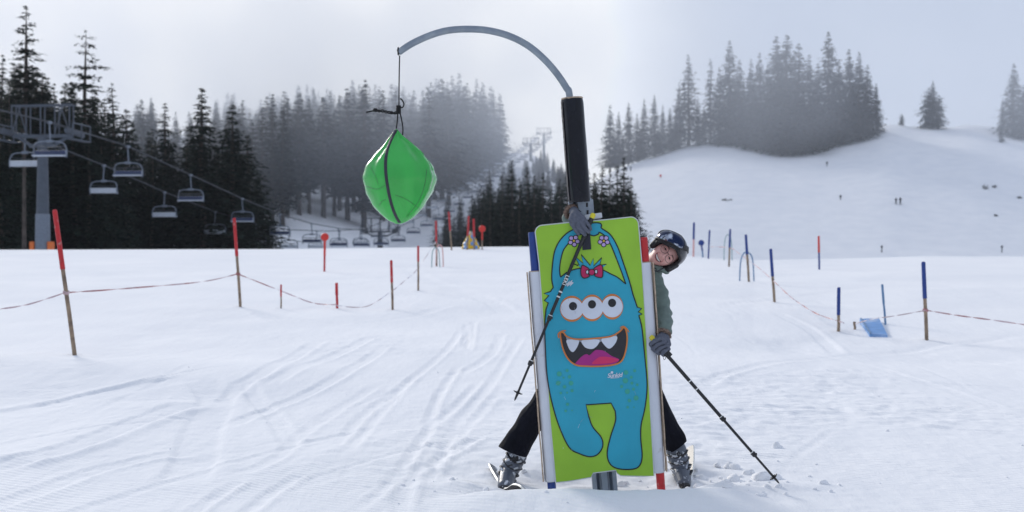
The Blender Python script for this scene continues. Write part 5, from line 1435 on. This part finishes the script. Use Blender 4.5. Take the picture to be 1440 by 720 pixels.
# strap: from both ends of the goggles round the shell
for s in (-1, 1):
    st_ = gog(s * 1.0, -.1, .008); en = HE + HV((s * .05, -.13, .045)) * HS
    pts = []
    for i in range(16):
        t_ = i / 15; p = st_.lerp(en, t_); d = p - HE; l = Vector((d.dot(HR) / .118, d.dot(HF) / .137, d.dot(HU) / .112)).normalized()
        pts.append(HE + HV((l.x * .121, l.y * .140, l.z * .115)) * HS)
    mb = MB(); vs = []
    for i, p in enumerate(pts):
        d = (pts[min(i + 1, 15)] - pts[max(i - 1, 0)]).normalized(); nn_ = (p - HE).normalized(); w_ = d.cross(nn_).normalized() * .017
        vs += [p - w_ + nn_ * .001, p - w_ + nn_ * .004, p + w_ + nn_ * .004, p + w_ + nn_ * .001]
    mb.add(vs, [(4 * i + k, 4 * i + k + 1, 4 * i + 5 + k, 4 * i + 4 + k) for i in range(15) for k in range(3)]); mb.build('goggle_strap', M['helmet_trim'], gg, smooth=True, fixn=False)

# jacket
def V3(p): return Vector(p)
jk = solid('jacket', [
    [(PEL + Vector((-.03, 0, -.03)), .165), (PEL, .165), (CHE, .150), (P(890, 402, JY), .135)],
    [(PEL + Vector((.06, 0, -.03)), .155), (CHE + Vector((.05, 0, 0)), .13), (P(905, 408, JY), .11)],
    [(SHR, .082), (P(893, 394, JY), .11), (SHL, .078)],
    [(SHL, .078), (P(926, 415, JY - .07), .072), (ELL, .073), (P(932, 456, 8.64), .068), (P(932.5, 465, 8.575), .061)],
    [(SHR, .080), (ELR, .070), (P(811, 330, 8.74), .062), (P(800, 305, 8.66), .050)],
    [(P(900, 393, JY - .02), .085), (P(913, 386, JY - .05), .072), (P(920, 380, JY - .07), .062)]], M['jacket'], pr, voxel=.0075, smooth_it=4, disp=.006, dscale=15)
nor_ = [v.normal.copy() for v in jk.data.vertices]
for v, n_ in zip(jk.data.vertices, nor_):   # puffy folds across the sleeves and body
    c_ = v.co.copy(); k_ = noise.noise(Vector((c_.x * 7, c_.y * 7, c_.z * 5))) * 3
    v.co = c_ + n_ * (.0065 * math.sin((c_.z + .25 * c_.x) * 85 + k_) * (.5 + .7 * noise.noise(c_ * 6)) )
# quilting / puckers: thin dark collar opening
mb = MB(); cc = P(923.5, 377.5, 8.80); a1 = (HL(0, 0, -.2) - cc).normalized()
ring = []
for k in range(25):
    u = 2 * math.pi * k / 24; ring.append(cc + Vector((.072 * math.cos(u), .062 * math.sin(u), -.020 * math.cos(u) + .006 * math.sin(3 * u))))
mb.tube(ring, .017, 10); mb.build('collar', M['jacket'], jk, smooth=True)
mb = MB(); mb.tube([P(907, 377, 8.70), P(915, 380.5, 8.69), P(925, 381.5, 8.70), P(933, 377, 8.72)], .004, 6); mb.build('collar_seam', M['glove_dark'], jk, smooth=True)
for t_ in (.2, .42, .62, .8, .93):   # stitched rings on the puffy sleeve
    c_ = SHL.lerp(ELL, t_ / .55) if t_ < .55 else ELL.lerp(WRL, (t_ - .55) / .55)
    d = ((ELL - SHL) if t_ < .55 else (WRL - ELL)).normalized(); e1 = d.cross(Vector((0, 1, 0))).normalized(); e2 = d.cross(e1)
def fur_ring(c_, axis, rad, th, n, name='fur_cuff'):
    axis = axis.normalized(); e1 = axis.orthogonal().normalized(); e2 = axis.cross(e1); mb = MB(); rn = random.Random(5)
    mb.tube([c_ + (e1 * math.cos(u) + e2 * math.sin(u)) * rad for u in [2 * math.pi * k / 24 for k in range(25)]], th * .8, 8)
    for k in range(n):
        u = rn.uniform(0, 6.283); v = rn.uniform(0, 6.283)
        o1 = e1 * math.cos(u) + e2 * math.sin(u); nrm_ = o1 * math.cos(v) + axis * math.sin(v)
        p = c_ + o1 * rad + nrm_ * th * .6
        d = (nrm_ + Vector((rn.gauss(0, .4), rn.gauss(0, .4), rn.gauss(0, .4)))).normalized() * th * rn.uniform(.6, 1.3); w_ = d.orthogonal().normalized() * .0016
        mb.add([p - w_, p + w_, p + d], [(0, 1, 2)])
    return mb.build(name, M['fur'], jk, fixn=False)
fur_ring(P(931.5, 471.5, 8.535), P(930, 478, 8.49) - P(932, 460, 8.60), .046, .013, 1500)
fur_ring(P(804, 298, 8.61), P(811, 306, 8.54) - P(799, 293, 8.66), .043, .014, 1500)

# trousers, flared at the hem and cut square
def leg(chain): return chain
hr0, hr1 = P(721.5, 636, JY), P(752, 590, JY); hl0, hl1 = P(953, 631, JY), P(939, 596, JY)
cutR = (P(722, 634.5, JY), Vector((-(744 - 700.5), 0, (643 - 627))).cross(Vector((0, 1, 0))))
nR = (hr0 - hr1).normalized(); nL = (hl0 - hl1).normalized()
dirR = (P(742.5, 642.5, JY) - P(700.5, 627, JY)); nRc = Vector((dirR.z, 0, -dirR.x)).normalized()
if nRc.z > 0: nRc = -nRc
dirL = (P(966.5, 618, JY) - P(936.5, 639, JY)); nLc = Vector((dirL.z, 0, -dirL.x)).normalized()
if nLc.z > 0: nLc = -nLc
solid('trousers', [
    [(PEL + Vector((0, 0, -.02)), .135), (HIPR, .125), (P(790, 536, JY), .105), (P(768, 563, JY - .02), .094), (P(741, 601, JY), .094), (P(721, 636, JY), .103), (P(714, 650, JY), .105)],
    [(PEL + Vector((0, 0, -.02)), .135), (HIPL, .125), (P(905, 536, JY), .100), (P(922, 571, JY - .02), .086), (P(939, 600, JY), .082), (P(953, 631, JY), .083), (P(960, 646, JY), .084)]],
    M['pants'], pr, voxel=.008, smooth_it=4, cuts=[], disp=.014, dscale=10)
tr_o = bpy.data.objects['trousers']; bm = bmesh.new(); bm.from_mesh(tr_o.data)
for side, (c_, nn_) in ((-1, (P(721.5, 634.8, JY), nRc)), (1, (P(951.5, 628.5, JY), nLc))):
    sel = [f for f in bm.faces if (f.calc_center_median().x < P(848, 0, JY).x) == (side < 0)]
    geom = list({v for f in sel for v in f.verts}) + list({e for f in sel for e in f.edges}) + sel
    bmesh.ops.bisect_plane(bm, geom=geom, plane_co=c_, plane_no=nn_, clear_outer=True)
bd = [e for e in bm.edges if e.is_boundary]; bmesh.ops.holes_fill(bm, edges=bd, sides=0)
bm.to_mesh(tr_o.data); bm.free()

# gloves
def fingers(name, palm, fs, parent=pr):
    return solid(name, palm + fs, M['glove'], parent, voxel=.0028, smooth_it=3)
Yg = 8.44
# upper hand: draped over the top edge of the board, fingers hanging down round the grip
g1 = fingers('glove', [[(P(807, 297, 8.585), .033), (P(809.5, 302, 8.52), .034), (P(812, 309, 8.462), .031)],
                      [(P(811, 303, 8.51), .032), (P(819, 309, 8.455), .027)], [(P(806, 304, 8.50), .026), (P(807.5, 313, 8.452), .021)]],
    [[(P(807, 311, 8.452), .0175), (P(806.5, 318, 8.442), .0150), (P(810, 324.5, 8.440), .0135), (P(813.5, 329, 8.445), .0120)],
     [(P(812, 312, 8.448), .0175), (P(814.5, 320, 8.432), .0155), (P(818.5, 326, 8.430), .0140), (P(822.5, 330, 8.437), .0122)],
     [(P(817, 311, 8.446), .0170), (P(820.5, 318, 8.432), .0150), (P(824.5, 323, 8.430), .0135), (P(828, 326.5, 8.438), .0120)],
     [(P(822, 309, 8.455), .0155), (P(826, 314.5, 8.440), .0135), (P(829.5, 319, 8.440), .0122), (P(830.5, 322.5, 8.448), .0110)],
     [(P(805, 303, 8.50), .018), (P(802.5, 309, 8.47), .0155), (P(804, 316, 8.465), .0130)]])
mb = MB(); mb.tube(crom([P(801, 300.5, 8.545), P(806, 296.5, 8.53), P(812, 295, 8.54), P(817, 297.5, 8.56)], 5), .0032, 6); mb.build('cuff_seam', M['glove_dark'], g1, smooth=True)
for pl in (((810, 313), (814, 321), (818, 328)), ((815, 313), (818, 320), (823.5, 326.5)), ((820, 312), (824.5, 319), (828, 323.5))):
    mb = MB(); mb.tube(crom([P(x, y, 8.4315 + .006 * i * i) for i, (x, y) in enumerate(pl)], 4), .0020, 5); mb.build('finger_seam', M['glove_dark'], g1, smooth=True)
# lower hand: fist round the grip
ks = [((929, 476.5), (915.5, 484.0), (918, 488)), ((933, 481.5), (918.5, 490.0), (921.5, 493.5)), ((937.5, 486.5), (923.5, 494.2), (926.5, 497)), ((940, 490.8), (931, 497.3), (933, 499.3))]
fsx = []
for i, (a_, b_, c_) in enumerate(ks):
    r_ = (.0165, .0165, .0158, .0140)[i]; mid_ = ((a_[0] + b_[0]) / 2 - 1, (a_[1] + b_[1]) / 2 - .8)
    fsx.append([(P(*a_, 8.462), r_ * 1.12), (P(*mid_, 8.434), r_ * 1.06), (P(*b_, 8.446), r_), (P(c_[0], c_[1], 8.492), r_ * .9)])
fsx.append([(P(927, 474, 8.50), .018), (P(919.5, 477.5, 8.512), .0155), (P(915, 482.5, 8.51), .0135)])
g2 = fingers('glove', [[(P(931.5, 472, 8.53), .034), (P(931.5, 478, 8.498), .034), (P(932.5, 486, 8.488), .030)], [(P(936, 474, 8.52), .026), (P(939, 484, 8.49), .024)], [(P(928, 475, 8.49), .026), (P(931, 480, 8.474), .026)]], fsx)
for i in range(3):
    (a1_, b1_, c1_), (a2_, b2_, c2_) = ks[i], ks[i + 1]
    mb = MB(); mb.tube(crom([P((a1_[0] + a2_[0]) / 2, (a1_[1] + a2_[1]) / 2, 8.4385), P((a1_[0] + a2_[0] + b1_[0] + b2_[0]) / 4 - 1, (a1_[1] + a2_[1] + b1_[1] + b2_[1]) / 4 - .8, 8.4215), P((b1_[0] + b2_[0]) / 2, (b1_[1] + b2_[1]) / 2, 8.4315)], 4), .0022, 5); mb.build('finger_seam', M['glove_dark'], g2, smooth=True)

# ski boots
def boot(an, cuff, toe, heel, out):
    o = empty('ski_boot', an); o.parent = pr; o.matrix_parent_inverse = parent_world(pr).inverted()
    solid('shell', [[(cuff, .072), (an, .067), (heel, .055)], [(an, .062), (an.lerp(toe, .5), .061), (toe, .048)], [(cuff.lerp(an, .6) + Vector((0, -.02, 0)), .068)]], M['boot_shell'], o, voxel=.005, smooth_it=2)
    ax_ = (cuff - an).normalized(); sx_ = ax_.cross(Vector((0, 1, 0))).normalized()
    solid('cuff_tongue', [[(cuff + ax_ * .02 + Vector((0, -.012, 0)), .058), (cuff + Vector((0, -.022, 0)) - ax_ * .05, .052)]], M['boot_dark'], o, voxel=.005, smooth_it=2)
    for i, (t_, rr_) in enumerate(((.80, .0725), (.42, .071), (.05, .070), (-.22, .066))):
        c_ = an + (cuff - an) * t_ + Vector((0, -.006 - (.05 if t_ < 0 else (.02 if t_ < .2 else 0)), 0))
        mb = MB(); pts = [c_ + sx_ * math.cos(u) * rr_ * .98 + Vector((0, -1, 0)) * math.sin(u) * rr_ * 1.02 + ax_ * .010 * math.cos(u * 2) for u in [R(-10) + R(200) * k / 14 for k in range(15)]]
        mb.tube(pts, .0105, 6, squash=.6); mb.build('strap', M['boot_dark'], o, smooth=True)
        for dx_ in (-.25, .35):
            q_ = c_ + sx_ * rr_ * dx_ * out + Vector((0, -rr_ * 1.0, 0)); mb = MB(); mb.box(q_, (.042, .016, .014), Matrix.Rotation(R(15 * out), 3, 'Y'), bev=.003); mb.build('buckle', M['boot_clip'] if dx_ > 0 else M['boot_dark'], o)
    mb = MB(); mb.sphere(toe + Vector((0, -.01, -.005)), (.043, .045, .032), 14, 10); mb.build('toe_piece', M['boot_dark'], o, smooth=True)
    # binding
    mb = MB(); mb.box(toe + Vector((0, -.05, -.030)), (.055, .05, .045), bev=.01); mb.build('binding_toe', M['boot_dark'], o)
boot(P(715, 664, 8.90), P(727, 640, JY), P(709.5, 683.5, 8.72), P(712, 676, 8.97), -1)
boot(P(957.5, 659, 8.90), P(951, 633, JY), P(962, 680, 8.74), P(961, 672, 8.97), 1)

# skis
def ski(c_line, wdir, half_w, label, rest=0.0):
    """c_line: centre points from tip to tail; wdir: across; thin, waisted, edges of their own"""
    o = empty('ski', c_line[len(c_line) // 2]); tag(o, label, 'ski')
    pts = crom(c_line, 8); n = len(pts); wdir = wdir.normalized(); top = []; side = MB(); mbt = MB(); mbb = MB(); sv = []
    for i, p in enumerate(pts):
        t_ = i / (n - 1); w_ = half_w * (1 - .28 * math.sin(math.pi * min(1, max(0, (t_ - .08) / .84)))) * min(1, math.sqrt(max(.0, t_ / .10)) + .12) * min(1, math.sqrt(max(0, (1 - t_) / .045)) + .25)
        d = (pts[min(i + 1, n - 1)] - pts[max(i - 1, 0)]).normalized(); nn_ = d.cross(wdir).normalized()
        if nn_.z < 0: nn_ = -nn_
        h_ = .0065
        sv.append((p - wdir * w_ + nn_ * h_, p + wdir * w_ + nn_ * h_, p + wdir * (w_ + .002) - nn_ * h_, p - wdir * (w_ + .002) - nn_ * h_))
    for mbx, (a_, b_) in ((mbt, (0, 1)), (mbb, (3, 2))):
        vs = [q_ for s_ in sv for q_ in (s_[a_], s_[b_])]; mbx.add(vs, [(2 * i, 2 * i + 1, 2 * i + 3, 2 * i + 2) for i in range(n - 1)])
    for a_, b_ in ((0, 3), (1, 2)):
        vs = [q_ for s_ in sv for q_ in (s_[a_], s_[b_])]; side.add(vs, [(2 * i, 2 * i + 1, 2 * i + 3, 2 * i + 2) for i in range(n - 1)])
    side.add([sv[0][k] for k in range(4)], [(0, 1, 2, 3)]); side.add([sv[-1][k] for k in range(4)], [(0, 1, 2, 3)])
    mbt.build('top_sheet', M['ski_top'], o, fixn=False); mbb.build('base', M['dark'], o, fixn=False); side.build('edge', M['ski_edge'], o, fixn=False)
ski([P(744, 694, 8.30), P(738, 688.5, 8.35), P(728, 686, 8.42), P(718, 691, 8.55), P(712, 688, 8.80), P(702, 672, 9.05), P(694, 656, 9.28)], Vector((-.80, 0, .60)), .050, 'dark ski rolled on edge under the left boot of the picture')
ski([P(949, 694, 8.38), P(953, 694, 8.46), P(960, 693, 8.62), P(966, 680, 8.86), P(969, 655, 9.12), P(968, 630, 9.40)], Vector((.80, 0, .60)), .048, 'dark ski on edge under the right boot, its white edge standing upright')

# ski poles
def ski_pole(grip_top, grip_end, tip, label, Yt):
    o = empty('ski_pole', tip); tag(o, label, 'ski pole')
    d = (tip - grip_top).normalized(); L_ = (tip - grip_top).length
    mb = MB(); mb.tube([grip_top, grip_top + d * .012, grip_top + d * .035], [.012, .0185, .0155], 14); mb.tube([grip_top + d * .118, grip_top + d * .135], .0160, 14); mb.build('grip_top', M['pole_grip_yellow'], o, smooth='auto')
    mb = MB(); mb.tube([grip_top + d * .03, grip_top + d * .075, grip_top + d * .12, grip_end], [.0150, .0165, .0150, .0140], 14); mb.build('grip', M['pole_black'], o, smooth='auto')
    gl_ = (grip_end - grip_top).length; s1 = L_ * .56; s2 = L_ * .80
    mb = MB(); mb.tube([grip_end, grip_top + d * (gl_ + .20)], .0125, 14); mb.build('foam_grip', M['pole_black'], o, smooth='auto')
    mb = MB(); mb.tube([grip_top + d * (gl_ + .19), grip_top + d * s1], .0115, 12); mb.build('upper_shaft', M['pole_black'], o, smooth='auto')
    mb = MB(); mb.tube([grip_top + d * s1, grip_top + d * s2], .0093, 12); mb.build('middle_shaft', M['pole_black'], o, smooth='auto')
    mb = MB(); mb.tube([grip_top + d * s2, tip - d * .05], .0078, 12); mb.tube([tip - d * .05, tip - d * .012, tip], [.009, .006, .002], 10); mb.build('lower_shaft', M['pole_black'], o, smooth='auto')
    for s_ in (s1, s2):
        c_ = grip_top + d * s_; mb = MB(); mb.tube([c_ - d * .016, c_ - d * .012, c_ + d * .014, c_ + d * .018], [.013, .0165, .0155, .012], 12); mb.box(c_ + Vector((.010, -.010, 0)), (.022, .014, .018), bev=.003); mb.build('clamp', M['pole_black'], o, smooth='auto')
        mb = MB(); mb.tube([c_ - d * .020, c_ - d * .015], .0140, 12); mb.build('clamp_ring', M['pole_white'], o)
    e1 = d.cross(Vector((0, 1, 0))).normalized(); e2 = d.cross(e1).normalized(); c_ = tip - d * .055
    mb = MB(); mb.tube([c_ - d * .012, c_ + d * .006], .0095, 10)
    for k in range(6):
        u = 2 * math.pi * k / 6; q_ = e1 * math.cos(u) + e2 * math.sin(u); mb.tube([c_, c_ + q_ * .031 - d * .004], [.005, .0035], 6)
    mb.tube([c_ + (e1 * math.cos(2 * math.pi * k / 20) + e2 * math.sin(2 * math.pi * k / 20)) * .021 for k in range(21)], .0028, 6)
    mb.build('basket', M['pole_black'], o, smooth='auto')
    return o, d, e1
p1t, p1e, p1tip = P(835, 300, 8.475), P(819, 336, 8.455), P(723.5, 563.5, 8.405)
p1e = p1t + (p1tip - p1t) * ((p1e - p1t).length / (p1tip - p1t).length)
po1, d1, e1_ = ski_pole(p1t, p1e, p1tip, 'black ski pole with white lettering hanging across the front of the board', 8.4)
p2t, p2tip = P(914.5, 472.5, 8.452), P(1096, 680, 8.44); zt_ = surf(p2tip.x, p2tip.y); p2tip = p2t + (p2tip - p2t) * 1.0
p2e = p2t + (p2tip - p2t).normalized() * .19
po2, d2, e2_ = ski_pole(p2t, p2e, p2tip, 'black ski pole planted in the snow to the right of the person', 8.4)
mb = MB(); mb.box(p2t + d2 * .165 + Vector((.014, -.004, .012)), (.045, .022, .022), Matrix.Rotation(R(48), 3, 'Y'), bev=.004); mb.build('strap_block', M['pole_black'], po2)
mb = MB(); mb.tube(crom([P(933, 499, 8.45), P(936, 503, 8.44), P(934, 506, 8.44), P(932.5, 502, 8.45)], 5), .0018, 5); mb.build('strap_cord', M['pole_black'], po2, smooth=True)
# lettering on the first pole, reading along the shaft
def pole_text(txt, at, d, size, parent, up, m='pole_white'):
    cu = bpy.data.curves.new('lettering', 'FONT'); cu.body = txt; cu.size = size; cu.offset = .0006; cu.align_x = 'CENTER'; cu.align_y = 'CENTER'; cu.space_character = 1.1; cu.extrude = .0006
    to = bpy.data.objects.new('tmp', cu); col.objects.link(to)
    xa = d.normalized(); za = Vector((0, -1, 0)); za = (za - xa * za.dot(xa)).normalized(); ya = za.cross(xa)
    to.matrix_world = Matrix.Translation(at) @ Matrix((xa, ya, za)).transposed().to_4x4()
    bpy.context.view_layer.update(); dg = bpy.context.evaluated_depsgraph_get(); me = bpy.data.meshes.new_from_object(to.evaluated_get(dg)); me.transform(to.matrix_world); bpy.data.objects.remove(to); me.materials.clear()
    # wrap on to the shaft
    return link('lettering', me, M[m], parent)
a_ = P(789.5, 391, 8.42); tpar = (a_ - p1t).dot(d1); ax_pt = p1t + d1 * tpar
pole_text('LEKI', ax_pt + Vector((0, -.0128, 0)), d1, .034, po1, 1)
for s_ in (.30, .335): 
    mb = MB(); c_ = ax_pt + d1 * (s_ - .22); mb.tube([c_, c_ + d1 * .010], .0121, 12); mb.build('band', M['pole_white'], po1)
for s_ in (.33, .36, .43):
    mb = MB(); c_ = p2t + d2 * (s_ + .03); mb.tube([c_, c_ + d2 * .008], .0121, 12); mb.build('band', M['pole_white'], po2)
# ------------------------------------------------------------------ air: thin even haze, and the low cloud on the far slopes
def vol_box(name, lo, hi, label):
    mb = MB(); mb.box(((lo[0] + hi[0]) / 2, (lo[1] + hi[1]) / 2, (lo[2] + hi[2]) / 2), (hi[0] - lo[0], hi[1] - lo[1], hi[2] - lo[2]))
    m = bpy.data.materials.new(name); m.use_nodes = True; tt = m.node_tree; tt.nodes.remove(tt.nodes['Principled BSDF'])
    v = tt.nodes.new('ShaderNodeVolumePrincipled'); v.inputs['Color'].default_value = (.84, .885, .96, 1); v.inputs['Anisotropy'].default_value = .25
    tt.links.new(v.outputs[0], tt.nodes['Material Output'].inputs['Volume'])
    o = mb.build(name, m); tag(o, label, kind='stuff'); return m, v
hm, hv = vol_box('haze', (-720, -110, float(ZZ.min()) - 2), (720, 1240, 190), 'thin even haze in the air over the whole place')
hv.inputs['Density'].default_value = HAZE = 0.00010
cm, cv = vol_box('low_cloud', (-190, 148, -3), (190, 620, 100), 'low cloud drifting over the far forest and the hill grove')
tt = cm.node_tree; tcn = tt.nodes.new('ShaderNodeTexCoord'); nn = tt.nodes.new('ShaderNodeTexNoise'); nn.inputs['Scale'].default_value = .030; nn.inputs['Detail'].default_value = 3
tt.links.new(tcn.outputs['Object'], nn.inputs['Vector'])
def mrange(src, a, b_, c_, d):
    r = tt.nodes.new('ShaderNodeMapRange'); r.interpolation_type = 'SMOOTHSTEP'
    for k_, v_ in zip(('From Min', 'From Max', 'To Min', 'To Max'), (a, b_, c_, d)): r.inputs[k_].default_value = v_
    tt.links.new(src, r.inputs['Value']); return r.outputs[0]
def mul(a, b_):
    m_3 = tt.nodes.new('ShaderNodeMath'); m_3.operation = 'MULTIPLY'; tt.links.new(a, m_3.inputs[0]); tt.links.new(b_, m_3.inputs[1]); return m_3.outputs[0]
sx = tt.nodes.new('ShaderNodeSeparateXYZ'); tt.links.new(tcn.outputs['Object'], sx.inputs[0])
dens = mrange(nn.outputs['Fac'], .42, .60, .0008, .0088)
dens = mul(dens, mrange(sx.outputs['Z'], 3, 34, .16, 1.0)); dens = mul(dens, mrange(sx.outputs['Z'], 42, 92, 1.0, 0.0))
dens = mul(dens, mrange(sx.outputs['Y'], 150, 200, 0, 1)); dens = mul(dens, mrange(sx.outputs['Y'], 560, 619, 1, 0))
dens = mul(dens, mrange(sx.outputs['X'], -189, -130, 0, 1)); dens = mul(dens, mrange(sx.outputs['X'], 140, 189, 1, .0)); dens = mul(dens, mrange(sx.outputs['X'], -25, 20, 1.25, .75)); dens = mul(dens, mrange(sx.outputs['Y'], 260, 400, 1.0, .45))
tt.links.new(dens, cv.inputs['Density'])
scene.cycles.volume_step_rate = 0.5
